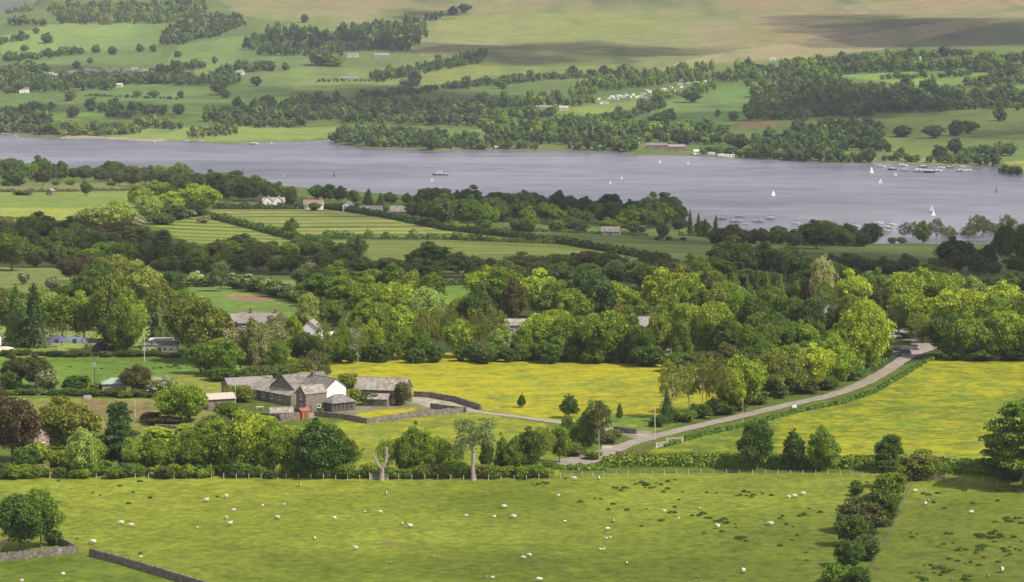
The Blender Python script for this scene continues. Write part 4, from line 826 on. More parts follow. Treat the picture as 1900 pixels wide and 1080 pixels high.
def wall(pts, h, w, label, seed, m=None, cap=True):
    p = path(pts, .55); rs = random.Random(seed); mb = MB()
    for a, b in zip(p, p[1:]):
        d = (b-a); d.z = 0; L_ = d.length; d.normalize(); s = Vector((d.y, -d.x, 0)); z = a.z-.15; top = a.z+h*rs.uniform(.93, 1.05)
        while z < top:
            c = rs.uniform(.16, .30); c = min(c, top-z+.06); x = rs.uniform(-.25, 0)*L_
            bw = w*(.5-.12*(z-a.z)/h)+rs.uniform(-.03, .03); e = L_*rs.uniform(.95, 1.1)
            q = [a+d*x+s*(-bw), a+d*(x+e)+s*(-bw), a+d*(x+e)+s*bw, a+d*x+s*bw]
            mb.add([(t.x, t.y, z) for t in q]+[(t.x, t.y, z+c*.96) for t in q], [(0,3,2,1),(4,5,6,7),(0,1,5,4),(1,2,6,5),(2,3,7,6),(3,0,4,7)], rs.choice([0, 0, 1])); z += c
        if cap:      # upright coping stones
            for t in (.15, .5, .85):
                cc = a+d*L_*t; k = rs.uniform(.10, .22); bw = w*.30; q = [cc-d*.08-s*bw, cc+d*.08-s*bw, cc+d*.08+s*bw, cc-d*.08+s*bw]
                mb.add([(u.x, u.y, z-.02) for u in q]+[(u.x, u.y, z+k) for u in q], [(4,5,6,7),(0,1,5,4),(1,2,6,5),(2,3,7,6),(3,0,4,7)], rs.choice([0, 1]))
    o = mb.build('stone_wall', [m or STONE, STONE2], label=label, category='wall'); return o
wall([(-40,1046),(0,1041),(70,1034),(142,1026)], 1.35, .8, 'dry-stone wall running under the corner tree to its broken end at the lower left', 1)
wall([(142,1026),(120,1014),(84,1002)], 1.3, .8, 'short dry-stone wall going back behind the corner tree', 2)
wall([(168,1032),(230,1048),(310,1072),(400,1100)], 1.35, .8, 'dry-stone wall slanting down to the bottom edge right of the gap', 3)
wall([(585,772),(640,778),(680,786),(722,781),(770,774),(830,768),(866,765)], 1.2, .7, 'dry-stone wall around the farmhouse garden', 4)
wall([(768,736),(800,738),(845,746),(892,761)], 1.3, .7, 'dry-stone wall between the farmyard and the buttercups', 5)
wall([(800,758),(830,762),(866,766)], 1.2, .7, 'short dry-stone wall on the near side of the farmyard', 6)
wall([(288,793),(330,796),(380,792),(430,786)], .8, .9, 'low tumbled stone wall under the green tree left of the farm', 7, cap=False)
wall([(488,778),(520,782),(556,778)], 1.6, .6, 'stone retaining wall beside the orange shed', 8)
wall([(-30,870),(40,869),(92,870)], 1.0, .6, 'low pinkish garden wall at the left end of the pasture fence', 9, mat('pink_stone', (.36,.24,.18,1), .9, (1, .3)), False)
wall([(128,872),(185,872)], .9, .6, 'low reddish wall right of the pale field gate', 10, mat('red_stone', (.30,.21,.17,1), .9, (1, .3)), False)
wall([(1140,800),(1166,804),(1182,806)], 1.1, .7, 'stub of stone wall beside the drive gateway', 11)
WOOD = mat('weathered_wood', (.40,.36,.30,1), .85, (5, .25)); PALEWOOD = mat('pale_wood', (.52,.48,.42,1), .85, (5, .2)); DARKWOOD = mat('dark_wood', (.12,.10,.09,1), .8, (4, .3)); WIRE = mat('wire', (.25,.25,.25,1), .5, metal=.6)
def fence(pts, gap, label, h=1.25, seed=0, rad=.065, c=None):
    rs = random.Random(seed); p = path(pts, gap); root = empty('post_and_wire_fence', p[0], label=label, category='fence'); o0 = p[0]
    me = MB().tube([(0,0,-.2),(0,0,h*.97),(0,0,h)], [rad,rad,rad*.6], 6).mesh('post', c or WOOD)
    for q in p[:100]:
        o = link('post', me, root); o.location = q-o0; o.rotation_euler = (rs.uniform(-.06,.06), rs.uniform(-.06,.06), rs.uniform(0,3)); o.scale = (1, 1, rs.uniform(.85, 1.12))
    for z in (.35, .7, 1.05):
        MB().tube([(q.x-o0.x, q.y-o0.y, q.z-o0.z+z*h/1.25) for q in p], .012, 3).build('wire', WIRE, root)
fence([(-30,888),(92,887)], 2.9, 'post-and-wire fence left of the pale gate', seed=1)
fence([(130,887),(300,888),(600,890),(690,890)], 2.9, 'post-and-wire fence below the front belt of trees, ending at the forked dead trunk', seed=2, c=PALEWOOD)
fence([(716,890),(860,891),(1000,891),(1060,887),(1120,884),(1300,880),(1420,880),(1560,883),(1640,888),(1690,891)], 2.9, 'long post-and-wire fence along the top of the sheep pasture', seed=3, c=PALEWOOD)
fence([(1712,892),(1760,893),(1800,896),(1900,902),(2000,908)], 2.9, 'post-and-wire fence right of the hedge line', seed=4)
fence([(1692,900),(1670,945),(1655,985),(1630,1030),(1605,1085),(1596,1110)], 3.2, 'post-and-wire fence beside the straggling hedge line', seed=5, c=mat('grey_wood', (.17,.155,.13,1), .9))
fence([(420,384),(520,385),(640,386)], 6, 'thin fence in front of the white gabled house', 1.2, 6, .09)
def gate(x, y, w, rz, label, m=PALEWOOD, h=1.15, name='field_gate'):
    r_ = empty(name, P(x, y), rz, label=label, category='gate'); b = MB()
    for z in (.15, .4, .65, .9, 1.1): b.box(-w/2, -.03, z*h, w/2, .03, z*h+.07)
    for xx in (-w/2, 0, w/2-.07): b.box(xx, -.045, .12, xx+.07, .045, h+.12)
    b.tube([(-w/2,0,.2),(w/2,0,h)], .03, 4); b.build('bars', m, r_)
    pm = MB().box(-.1,-.1,-.3,.1,.1,h+.35).mesh('gate_post', m)
    for xx in (-w/2-.15, w/2+.15): o = link('gate_post', pm, r_); o.location = (xx, 0, 0)
gate(112, 887, 4.2, 0, 'pale wooden field gate at the left end of the pasture fence')
gate(703, 890, 3.8, 0, 'pale wooden hurdle at the foot of the forked dead trunk')
gate(1737, 889, 4.2, -.05, 'grey gate in the hedge right of the hedge line', WOOD)
gate(1228, 830, 4.5, .9, 'white-railed gate into the right-hand buttercup field from the lane')
gate(1252, 822, 4.0, .4, 'pale rail gate beside the lane below the dark spruce')

# ------------------------------------------------------------------ buildings
def roofmat(name, c, k=.35): return mat(name, c, .8, (1.6, k), .15, 0, (3, .08))
SLATE = mat('slate', (.10,.09,.085,1), .85, (.7, .6, (.24,.22,.20,1)), .15, 0, (3, .1)); SLATEP = mat('lichened_slate', (.12,.105,.09,1), .85, (.8, .6, (.38,.345,.30,1)), .1, 0, (3, .1)); TANROOF = roofmat('tan_sheet_roof', (.40,.36,.31,1), .15); PINKROOF = roofmat('pinkish_roof', (.22,.19,.18,1)); GREENROOF = roofmat('green_sheet_roof', (.24,.32,.27,1), .15); PALEROOF = roofmat('pale_roof', (.45,.43,.42,1), .1); DSLATE = roofmat('dark_slate', (.11,.11,.12,1))
RUBBLE = mat('rubble_stone', (.19,.16,.135,1), .95, (1.8, .5), .1, 0, (3, .1)); WHITE = mat('limewash', (.78,.77,.75,1), .85, (.6, .04)); CREAM = mat('cream_render', (.55,.50,.42,1), .85, (.6, .08)); GREENW = mat('pale_green_boards', (.40,.46,.34,1), .8, (1.5, .08)); REDW = mat('red_brick', (.22,.13,.11,1), .85, (2, .25)); GREYW = mat('grey_wall', (.30,.28,.27,1), .9, (1, .2))
GLASS = mat('window_glass', (.03,.035,.04,1), .15, spec=.6); FRAMEW = mat('white_frame', (.7,.7,.68,1), .6); ORANGE = mat('orange_boards', (.36,.11,.06,1), .7, (2, .15)); ORANGED = mat('orange_roof', (.30,.10,.06,1), .7, (2, .15))
def house(name, label, cat, x, y, L_, Wd, hw, hr, rot, wm=RUBBLE, rm=SLATE, wins=(), doors=(), chim=(), over=.35, frm=FRAMEW, hip=False, z0=-.6, gablemat=None, loc=None, group=None):
    """ridge along local x; (x, y) pixel = centre of the footprint. wins: (side, along, z, w, h), side in f b l r"""
    root = empty(name, loc or P(x, y), R(rot), label=label, category=cat, group=group); a, b = L_/2, Wd/2
    m = MB(); hx_ = a if not hip else a-min(b, a*.8)
    m.add([(-a,-b,z0),(a,-b,z0),(a,b,z0),(-a,b,z0),(-a,-b,hw),(a,-b,hw),(a,b,hw),(-a,b,hw)], [(0,1,5,4),(2,3,7,6)], 0)
    if hip: m.f += [(1,2,6,5),(3,0,4,7)]; m.m += [0, 0]
    else:
        m.v += [(-a,0,hw+hr),(a,0,hw+hr)]; m.f += [(1,2,6,9,5),(3,0,4,8,7)]; m.m += [1, 0]
    m.build('wall', [wm, gablemat or wm], root)
    t = .14; ox = over; k = hr/b; ro = MB()
    for s in (-1, 1):
        e = s*(b+ox); ze = hw-k*ox; A = a+(.25 if not hip else ox); B = hx_+(.25 if not hip else 0)
        vs = [(-A,e,ze),(A,e,ze),(B,0,hw+hr+.0),(-B,0,hw+hr+.0)]; vs += [(p[0],p[1],p[2]+t) for p in vs]
        ro.add(vs, [(0,1,2,3),(4,5,6,7),(0,1,5,4),(1,2,6,5),(3,0,4,7),(2,3,7,6)])
    if hip:
        for s in (-1, 1):
            vs = [(s*(a+ox),-b-ox,hw-k*ox),(s*(a+ox),b+ox,hw-k*ox),(s*hx_,0,hw+hr)]; vs += [(p[0],p[1],p[2]+t) for p in vs]; ro.add(vs, [(0,1,2),(3,4,5),(0,1,4,3)])
    else: ro.tube([(-a-.25,0,hw+hr+t),(a+.25,0,hw+hr+t)], .12, 5)
    rf = ro.build('roof', rm, root)
    for cx, cy, cw, ch in chim:
        c = MB().box(cx-cw/2, cy-cw/2, hw+hr-abs(cy)*k-.5, cx+cw/2, cy+cw/2, hw+hr+ch).box(cx-cw/2-.08, cy-cw/2-.08, hw+hr+ch, cx+cw/2+.08, cy+cw/2+.08, hw+hr+ch+.15); c.build('chimney', RUBBLE, rf)
        MB().tube([(cx,cy,hw+hr+ch+.15),(cx,cy,hw+hr+ch+.6)], .12, 6).build('chimney_pot', REDW, rf)
    def put(side, al, z, w, h, d=.0):
        if side == 'f': return lambda u, v, o: (al+u, -b-o, z+v)
        if side == 'b': return lambda u, v, o: (al+u, b+o, z+v)
        if side == 'r': return lambda u, v, o: (a+o, al+u, z+v)
        return lambda u, v, o: (-a-o, al+u, z+v)
    def slab(mb, g, u0, v0, u1, v1, o0, o1):
        vs = [g(u, v, o) for o in (o0, o1) for u, v in ((u0,v0),(u1,v0),(u1,v1),(u0,v1))]; mb.add(vs, [(0,1,2,3),(4,5,6,7),(0,1,5,4),(1,2,6,5),(2,3,7,6),(3,0,4,7)])
    for sd, al, z, w, h in wins:
        g = put(sd, al, z, w, h); f = MB()
        slab(f, g, -w/2, 0, -w/2+.1, h, -.02, .06); slab(f, g, w/2-.1, 0, w/2, h, -.02, .06); slab(f, g, -w/2+.1, 0, w/2-.1, .1, -.02, .06); slab(f, g, -w/2+.1, h-.1, w/2-.1, h, -.02, .06)
        slab(f, g, -w/2-.1, -.12, w/2+.1, 0, -.02, .14)
        if w > .9: slab(f, g, -.04, .1, .04, h-.1, -.02, .05)
        wo_ = f.build('window', frm, root); pn = MB(); slab(pn, g, -w/2+.08, .08, w/2-.08, h-.08, -.02, .02); pn.build('pane', GLASS, wo_)
    for sd, al, w, h in doors:
        g = put(sd, al, 0, w, h); d = MB(); slab(d, g, -w/2, 0, w/2, h, -.02, .05); d.build('door', DARKWOOD, root)
    return root
# the farm (local x of a building follows its ridge)
E1, E2 = 38, -52
house('farm_barn', 'large slate-roofed barn at the back of the farm group', 'barn', 562, 743, 13, 10.5, 4.2, 3.0, E1, RUBBLE, SLATE, [('l', 0, 2.2, .9, 1.1)], [('l', -2.5, 1.2, 2)])
house('farm_range', 'long low stone range with pale lichened slates running up to the farmhouse', 'barn', 524, 742, 22, 9.5, 2.7, 2.5, E2, RUBBLE, SLATEP, [('f', -6, 1, .9, 1), ('f', -2, 1, .9, 1), ('f', 2, 1, .9, 1), ('f', 6, 1, .9, 1)], [('f', 0, 1, 1.9), ('f', -4.2, 1, 1.9)])
house('farmhouse', 'white-gabled farmhouse with slate roof at the heart of the farm', 'house', 600, 750, 12, 6.2, 5.1, 2.2, E2, RUBBLE, SLATE, [('f', 2.5, 3.4, 1, 1.2)], [], [(-4.5, 0, 1.0, .9)], .25, gablemat=WHITE)
house('stone_wing', 'two-storey rubble-stone wing with small gable, in front of the farmhouse', 'house', 578, 762, 6.6, 4.4, 4.9, 1.7, E1, RUBBLE, SLATEP, [('l', 0, 3.3, .8, 1.4), ('l', 0, 1.0, .8, 1.1), ('f', .8, 1.0, .9, .9)], [('f', -1.8, .9, 1.9)], over=.2)
house('garden_room', 'hip-roofed glazed veranda attached to the white gable', 'veranda', 628, 761, 7.2, 4.6, 2.5, 1.6, E1, DARKWOOD, SLATE, [('f', q, .5, 1.0, 1.8) for q in (-2.8, -1.5, -.2, 1.1, 2.4)]+[('l', -1, .5, 1.0, 1.8), ('l', .6, .5, 1.0, 1.8), ('r', 0, .5, 1.0, 1.8)], [], over=.4, frm=DARKWOOD, hip=True)
house('stone_barn', 'stone barn with patchy slates standing apart on the right of the farm', 'barn', 712, 742, 13.5, 8, 3.3, 2.6, -14, RUBBLE, SLATEP, [('f', -3, 1.2, .9, .9), ('r', 0, 1.4, .8, .9)], [('f', 3.4, 1.1, 2), ('f', -5.2, 2.2, 2.2)])
house('lean_to', 'low lean-to with dark doorway on the front of the right-hand barn', 'shed', 700, 752, 6.5, 4, 2.0, 1.0, -14, RUBBLE, SLATEP, [], [('f', -1, 1.8, 1.8)])
house('cart_shed', 'grey-roofed shed with rusted sheets at the left of the farm', 'shed', 461, 735, 13, 6.5, 3.2, 1.9, 24, RUBBLE, roofmat('rusty_grey', (.21,.19,.18,1), .3), [], [('f', -3, 2.6, 2.5), ('f', 2, 2.6, 2.5), ('l', 0, 1.5, 2)])
house('calf_shed', 'small shed with pale tan roof and dark door left of the farm', 'shed', 406, 757, 7.5, 5, 2.8, 1.0, 24, RUBBLE, TANROOF, [], [('f', -1.6, 1.1, 2.1)], over=.4)
house('log_store', 'little stone store with ridge roof beside the orange shed', 'shed', 522, 776, 5.8, 2.8, 1.7, 1.0, 10, RUBBLE, SLATEP, [], [], over=.25)
house('garden_shed', 'bright orange wooden shed in front of the stone wing', 'shed', 563, 776, 2.3, 2.2, 2.0, .5, E1, ORANGE, ORANGED, [], [('f', 0, .8, 1.7)], over=.12)
# others
house('green_shed', 'shed with pale green hipped roof behind the paddock hedge', 'shed', 212, 730, 6.5, 5, 3.0, 1.2, 8, GREYW, GREENROOF, [], [('f', 0, 1.6, 2)], hip=True)
house('green_shed', 'pale green-roofed shed half hidden behind the brown bush', 'shed', 291, 729, 7, 5, 2.9, 1.1, 0, GREYW, GREENROOF, [('f', -2, 1, .8, .8)], [])
house('grey_shed', 'small grey lean shed at the right end of the paddock sheds', 'shed', 316, 727, 3.2, 3, 2.4, .8, -20, GREYW, TANROOF, [], [('f', 0, 1, 1.9)])
house('holiday_chalet', 'pale green holiday chalet with dark windows and grey roof, below the white caravan', 'chalet', 298, 655, 10.5, 3.6, 2.6, .9, -4, GREENW, SLATE, [('f', -3.6, .8, 1, 1), ('f', -1.8, .8, .9, 1), ('f', 1.6, .8, .9, 1), ('f', 3.6, .8, 1.1, 1)], [('f', 0, .9, 1.95)], over=.2)
house('lodge', 'pink-roofed house half hidden by the brown tree at the lower left', 'house', 52, 826, 9, 7, 3.2, 2.6, -28, mat('pink_render', (.30,.20,.17,1), .85, (1, .1)), PINKROOF, [('f', 1, 1, 1, 1.1), ('r', 0, 1, 1, 1.1)], [('f', -2, .9, 2)])
house('villa', 'large grey-roofed house with two chimneys behind the pale trees', 'house', 480, 622, 12, 8, 4.4, 2.8, -6, GREYW, PINKROOF, [('f', -4, 3.2, 1, 1.2), ('f', 0, 3.2, 1, 1.2), ('f', 4, 3.2, 1, 1.2)], [('f', 1.5, 1, 2)], [(-2.5, 0, .9, 1.2), (5.5, 0, .9, 1.0)])
house('villa_annexe', 'lower gabled annexe on the left of the big chimneyed house', 'house', 448, 618, 8, 6, 4, 2.2, 30, GREYW, PINKROOF, [('f', 0, 2, .9, 1)], [])
house('wood_cottage', 'grey-roofed cottage glimpsed between birch and lobed tree', 'house', 578, 632, 6, 6, 4, 2.4, 80, WHITE, SLATEP, [('l', 0, 2, .9, 1)], [])
house('wood_cottage', 'mauve-roofed cottage behind the white-trunked birch', 'house', 664, 646, 8, 6, 3.6, 2.4, -10, GREYW, PINKROOF, [('f', 0, 1.5, .9, 1)], [])
house('park_hall', 'long grey roof showing above the front trees of the wood', 'building', 1002, 622, 22, 8, 3.6, 1.5, -2, GREYW, SLATEP, [('f', q, 1.4, 1.4, 1.2) for q in (-9, -5, -1, 3, 7)], [('f', 10, 1.2, 2)])
house('park_office', 'small building with white window bands in the wood', 'building', 988, 630, 8, 6, 3.4, 1.2, 0, WHITE, DSLATE, [('f', -2.5, 1, 1.8, 1), ('f', 0, 1, 1.8, 1), ('f', 2.5, 1, 1.8, 1)], [])
house('wood_house', 'pinkish-roofed house between the tall trees of the wood', 'house', 1196, 628, 8, 7, 4.4, 2.4, 20, CREAM, PINKROOF, [('f', 1, 2, .9, 1)], [('f', -2, 1, 2)])
house('wood_house', 'pinkish-roofed house peeping out beside the pale birch trunk', 'house', 1372, 622, 8, 7, 4.6, 2.4, 12, CREAM, PINKROOF, [('f', 0, 2, .9, 1)], [])
house('lakeside_house', 'white house with twin pointed gables above the striped field', 'house', 508, 387, 13.5, 8, 5.0, 1.8, 0, WHITE, SLATEP, [('f', q, z, 1, 1.2) for q in (-5, -2, 2, 5) for z in (.8, 3.1)], [('f', 0, 1, 2)], [(-6, 0, .9, 1)], .3)
for o_, dx in (('a', -3.2), ('b', 3.2)):
    r0 = [q for q in COL.objects if q.get('label') == 'white house with twin pointed gables above the striped field'][0]
    g = MB(); g.add([(dx-3.1,-5,0),(dx+3.1,-5,0),(dx+3.1,-5,4.6),(dx,-5,7.8),(dx-3.1,-5,4.6),(dx-3.1,-3.9,0),(dx+3.1,-3.9,0),(dx+3.1,-3.9,4.6),(dx,-3.9,7.8),(dx-3.1,-3.9,4.6)], [(0,1,2,3,4),(1,6,7,2),(0,4,9,5)]); g.build('gable_bay', WHITE, r0)
    q = MB()
    for s in (-1, 1): q.add([(dx,-5.3,7.9),(dx+s*3.4,-5.3,4.4),(dx+s*3.4,0,4.4),(dx,0,7.9),(dx,-5.3,8.1),(dx+s*3.4,-5.3,4.6),(dx+s*3.4,0,4.6),(dx,0,8.1)], [(0,1,2,3),(4,5,6,7),(0,1,5,4),(1,2,6,5)])
    q.build('bay_roof', SLATEP, r0)
    w_ = MB().box(dx-.5,-5.08,3.2,dx+.5,-4.99,4.5).build('window', FRAMEW, r0); MB().box(dx-.4,-5.1,3.3,dx+.4,-5.05,4.4).build('pane', GLASS, w_)
house('brown_cottage', 'brown-roofed cottage with white gable right of the twin-gabled house', 'house', 582, 388, 12, 7, 3.2, 2.6, -3, WHITE, roofmat('brown_tiles', (.22,.15,.13,1)), [('f', -4, 1, 1, 1.1), ('f', 3, 1, 1, 1.1)], [('f', 0, 1, 2)], [(3, 0, .8, .8)])
house('white_cottage', 'small bright white cottage beside the shore trees', 'house', 646, 392, 6, 5.5, 4.2, 1.8, 80, WHITE, SLATE, [('l', -1, 1, .9, 1), ('l', 1.2, 2.8, .9, 1)], [])
house('grey_bungalow', 'grey-roofed bungalow with chimney in the shore trees', 'house', 748, 400, 15, 8, 2.8, 3.0, -4, GREYW, SLATEP, [('f', -4, 1, 1.2, 1.1), ('f', 4, 1, 1.2, 1.1)], [('f', 0, 1, 2)], [(1, 0, .9, .8)])
house('low_barn', 'low brown-grey barn between the cottages near the shore', 'barn', 690, 396, 13, 6, 2.6, 2.0, -4, GREYW, SLATE, [], [('f', 2, 2, 2)])
house('slate_cottage', 'pale slate-roofed cottage at the foot of the peninsula wood', 'house', 1133, 436, 10, 6, 2.2, 2.4, -6, GREYW, SLATEP, [('f', -3, .9, 1, 1), ('f', 3, .9, 1, 1)], [('f', 0, 1, 2)])
house('brick_hut', 'small pinkish brick hut at the top of the left meadow', 'hut', 94, 362, 5.2, 4, 3, 1.4, 70, REDW, PINKROOF, [('l', 0, 1, .8, .9)], [])
house('white_hut', 'tiny white hut on the pasture edge by the right shore', 'hut', 1353, 444, 4, 3, 2, .8, 0, WHITE, PALEROOF, [], [('f', 0, .8, 1.6)])
# far side of the lake
for x, y, L_, Wd, hw, hr, rz, wm, rm, lab in [
 (45,172,14,9,5,2.5,10,WHITE,SLATE,'white house at the left end of the far tree belt'), (216,162,18,8,4,2,-5,CREAM,PALEROOF,'cream house below the left caravan rows'),
 (446,138,12,8,4,2.4,0,WHITE,SLATEP,'white house at the right end of the left caravan belt'), (655,106,18,9,4,2.5,0,CREAM,PINKROOF,'pinkish house under the upper dark conifer block'),
 (708,107,24,10,4,3,0,GREYW,SLATEP,'long grey farm building under the upper dark conifer block'), (648,150,28,8,4,2,0,GREYW,PINKROOF,'long pinkish shed left of the shelter belt'),
 (1005,203,26,8,3,2.4,4,GREYW,PINKROOF,'long low building left of the far chalet park'), (1046,205,12,7,4,2,0,CREAM,TANROOF,'sunlit tan building beside the pale strip field'),
 (1218,276,24,10,4,2.5,0,REDW,SLATE,'big red-walled boathouse on the far shore'), (1255,279,18,9,4,2.6,0,REDW,PINKROOF,'lower red boathouse right of the big one'),
 (1178,266,10,7,4,2,0,WHITE,PALEROOF,'white boat shed among the far shore trees'), (1292,286,7,5,3,2,20,WHITE,PALEROOF,'bright white lakeside shed on the far shore'),
 (926,276,10,5,2,1,12,GREYW,PALEROOF,'white jetty building on the far shore'), (1435-1,112,10,5,3,1,0,WHITE,PALEROOF,'white-roofed shed in the upper right wood'),
 (1699,111,16,7,3,1.5,0,WHITE,PALEROOF,'long white-roofed shed in the upper right wood'), (1208,188,20,9,4,2.5,8,GREYW,SLATEP,'grey building at the heart of the far chalet park'), (10,252,10,5,2,1.2,0,GREYW,SLATE,'low boathouse at the left end of the far shore')]:
    house('far_house', lab, 'house', x, y, L_, Wd, hw, hr, rz, wm, rm, [('f', -L_*.25, 1, 1.6, 1.4), ('f', L_*.25, 1, 1.6, 1.4)], [('f', 0, 1.4, 2.2)])
# ------------------------------------------------------------------ copies of small things
def ctree(src, loc, rz, sc=None, **kw):
    r_ = src.copy(); COL.objects.link(r_); r_.location = loc; r_.rotation_euler = (0, 0, rz)
    if sc: r_.scale = sc if isinstance(sc, tuple) else (sc, sc, sc)
    for k, v in kw.items(): r_[k] = v
    for ch in [c for c in COL.objects if c.parent == src]:
        c = ch.copy(); COL.objects.link(c); c.parent = r_
        for g in [q for q in COL.objects if q.parent == ch]: d = g.copy(); COL.objects.link(d); d.parent = c
    return r_
class Kind:
    """first call places the source itself, later calls place copies"""
    def __init__(s, src): s.src = src; s.used = False; s.parts = None
    def __call__(s, loc, rz=0, sc=None, **kw):
        if not s.used:
            s.used = True; o = s.src; o.location = loc; o.rotation_euler = (0, 0, rz)
            if sc: o.scale = sc if isinstance(sc, tuple) else (sc, sc, sc)
            for k, v in kw.items(): o[k] = v
            return o
        return ctree(s.src, loc, rz, sc, **kw)
# ------------------------------------------------------------------ caravans, cars, tents
CWHITE = mat('caravan_white', (.72,.72,.72,1), .4, (.8, .04), .4); TYRE = mat('tyre', (.03,.03,.03,1), .8); CHROME = mat('trim', (.5,.5,.52,1), .3, metal=.8)
def profile_body(prof, w, m, name, parent, taper=.92, zt=1.0, mi=None):
    """side profile (x, z) swept across the width, narrower above zt"""
    n = len(prof); v = []
    for s, k in ((-1, 1), (-1, .0), (1, .0), (1, 1)): pass
    for s in (-1, -.86, .86, 1):
        for x, z in prof:
            ww = w/2*(taper if z > zt else 1); sh = 1 if abs(s) < 1 else .97
            v.append((x*sh, s*ww, z if abs(s) < 1 else z*.99+.01))
    f = []
    for r_ in range(3):
        for i in range(n): f.append((r_*n+i, r_*n+(i+1) % n, (r_+1)*n+(i+1) % n, (r_+1)*n+i))
    f.append(tuple(range(n-1, -1, -1))); f.append(tuple(3*n+i for i in range(n)))
    return link(name, newmesh(name, v, f, m), parent)
def wheel(parent, x, y, r_=.32):
    w = MB(); w.tube([(x,y-.1,r_),(x,y+.1,r_)], r_, 14); wo_ = w.build('wheel', TYRE, parent); MB().tube([(x,y-.12,r_),(x,y+.12,r_)], r_*.55, 10).build('rim', CHROME, wo_)
def caravan():
    r_ = empty('touring_caravan', (0,0,0), category='caravan')
    profile_body([(-2.9,.45),(2.8,.45),(3.0,1.1),(2.75,2.2),(2.3,2.62),(-2.4,2.62),(-2.85,2.3),(-3.0,1.2)], 2.25, CWHITE, 'body', r_, .95, 2.3)
    for x in (-1.9, 0, 1.7):
        w = MB().box(x-.55,-1.16,1.35,x+.55,-1.12,2.0).build('window', CHROME, r_); MB().box(x-.5,-1.18,1.4,x+.5,-1.15,1.95).build('pane', GLASS, w)
    MB().box(.75,-1.15,.5,1.25,-1.125,2.3).build('door', FRAMEW, r_); wheel(r_, -.2, -1.0); wheel(r_, -.2, 1.0)
    MB().tube([(3,0,.5),(4.1,0,.45)], .05, 5).build('drawbar', CHROME, r_); MB().box(-2.92,-.6,1.5,-2.9,.6,2.1).build('rear_window', GLASS, r_); return r_
CV = Kind(caravan())
def car(c, name='parked_car', estate=0):
    r_ = empty(name, (0,0,0), category='car'); paint = mat('car_paint', c, .25, spec=.6)
    profile_body([(-2.1,.3),(2.05,.3),(2.15,.6),(1.95,.82),(.95,.95),(-1.6-estate*.2,.98),(-2.15,.9),(-2.18,.5)], 1.78, paint, 'body', r_, .97, .9)
    profile_body([(-1.75-estate*.25,.93),(1.05,.93),(.35,1.45),(-1.2-estate*.45,1.48)], 1.55, GLASS, 'cabin_glass', r_, .86, 1.2)
    MB().box(-1.15-estate*.4,-.64,1.46,.3,.64,1.53).build('roof', paint, r_)
    for x in (-1.3, 1.3):
        for y in (-.82, .82): wheel(r_, x, y)
    for y in (-.6, .6):
        MB().box(2.02,y-.2,.62,2.16,y+.2,.78).build('headlight', FRAMEW, r_); MB().box(-2.2,y-.18,.65,-2.1,y+.18,.82).build('tail_light', REDW, r_)
    for y in (-.95, .95): MB().box(.7,y-.08,.95,.9,y+.08,1.1).build('mirror', paint, r_)
    MB().box(-2.24,-.8,.3,-2.1,.8,.5).box(2.1,-.8,.3,2.2,.8,.5).build('bumper', DARKWOOD, r_); return r_
def place_car(c, x, y, rz, lab, e=0, sc=1.12): o = car(c, estate=e); o.location = P(x, y)+Vector((0,0,.07)); o.rotation_euler = (0,0,R(rz)); o.scale = (sc,)*3; o['label'] = lab; o['group'] = 'parked cars'
place_car((.09,.09,.20,1), 1674, 659, 168, 'dark blue estate car parked at the bend of the lane', 1, 1.2)
place_car((.02,.02,.025,1), 1660, 654, 172, 'black car behind the dark blue estate at the lane bend')
place_car((.30,.30,.36,1), 1692, 649, 150, 'grey-blue car nose-in beside the dark estate at the lane bend')
place_car((.55,.56,.5,1), 1658, 628, 10, 'pale car in the parking bay under the lane-end trees')
place_car((.4,.4,.44,1), 18, 641, 5, 'silver car beside the white caravan at the left edge')
place_car((.12,.03,.03,1), 38, 640, 175, 'dark maroon car under the left-hand spruce')
place_car((.6,.6,.6,1), 1430, 668, 20, 'white car half hidden among the trees right of the wood')
place_car((.5,.5,.52,1), 1452, 670, 170, 'silver car half hidden next to a white one in the trees')
place_car((.04,.04,.05,1), 1466, 668, 10, 'dark car deepest among the trees right of the wood')
CV(P(-4, 642), R(95), 1.1, label='white touring caravan cut by the left edge'); CV(P(299, 650)+Vector((0,1,0)), R(4), (1.4, 1.1, 1.4), label='long white caravan behind the green chalet')
for i, (x, y, rz, lab) in enumerate([(1208,660,20,'leftmost pale caravan glimpsed through the trees at the end of the buttercups'), (1222,656,60,'cream caravan between two leaf clumps behind the buttercups'), (1250,664,10,'white caravan near the pale birch trunk behind the buttercups'), (1262,668,80,'white caravan end-on right of the pale birch trunk'), (965,618,0,'white caravan left of the windowed building in the wood'), (1018,612,10,'pale caravan right of the windowed building in the wood'),
      (1536,584,0,'white caravan roof showing in the tall trees'), (1402,672,30,'white caravan in the gap above the lane trees'), (620,634,50,'pale caravan left of the mauve-roofed cottage')]):
    CV(P(x, y), R(rz), (1.1, 1.1, 1.2), label=lab)
TENTB = mat('tent_blue', (.12,.12,.42,1), .6); TENTG = mat('tent_grey_blue', (.16,.20,.28,1), .6); TENTD = mat('tent_dark', (.05,.045,.05,1), .8); TENTP = mat('tent_peach', (.55,.42,.34,1), .7)
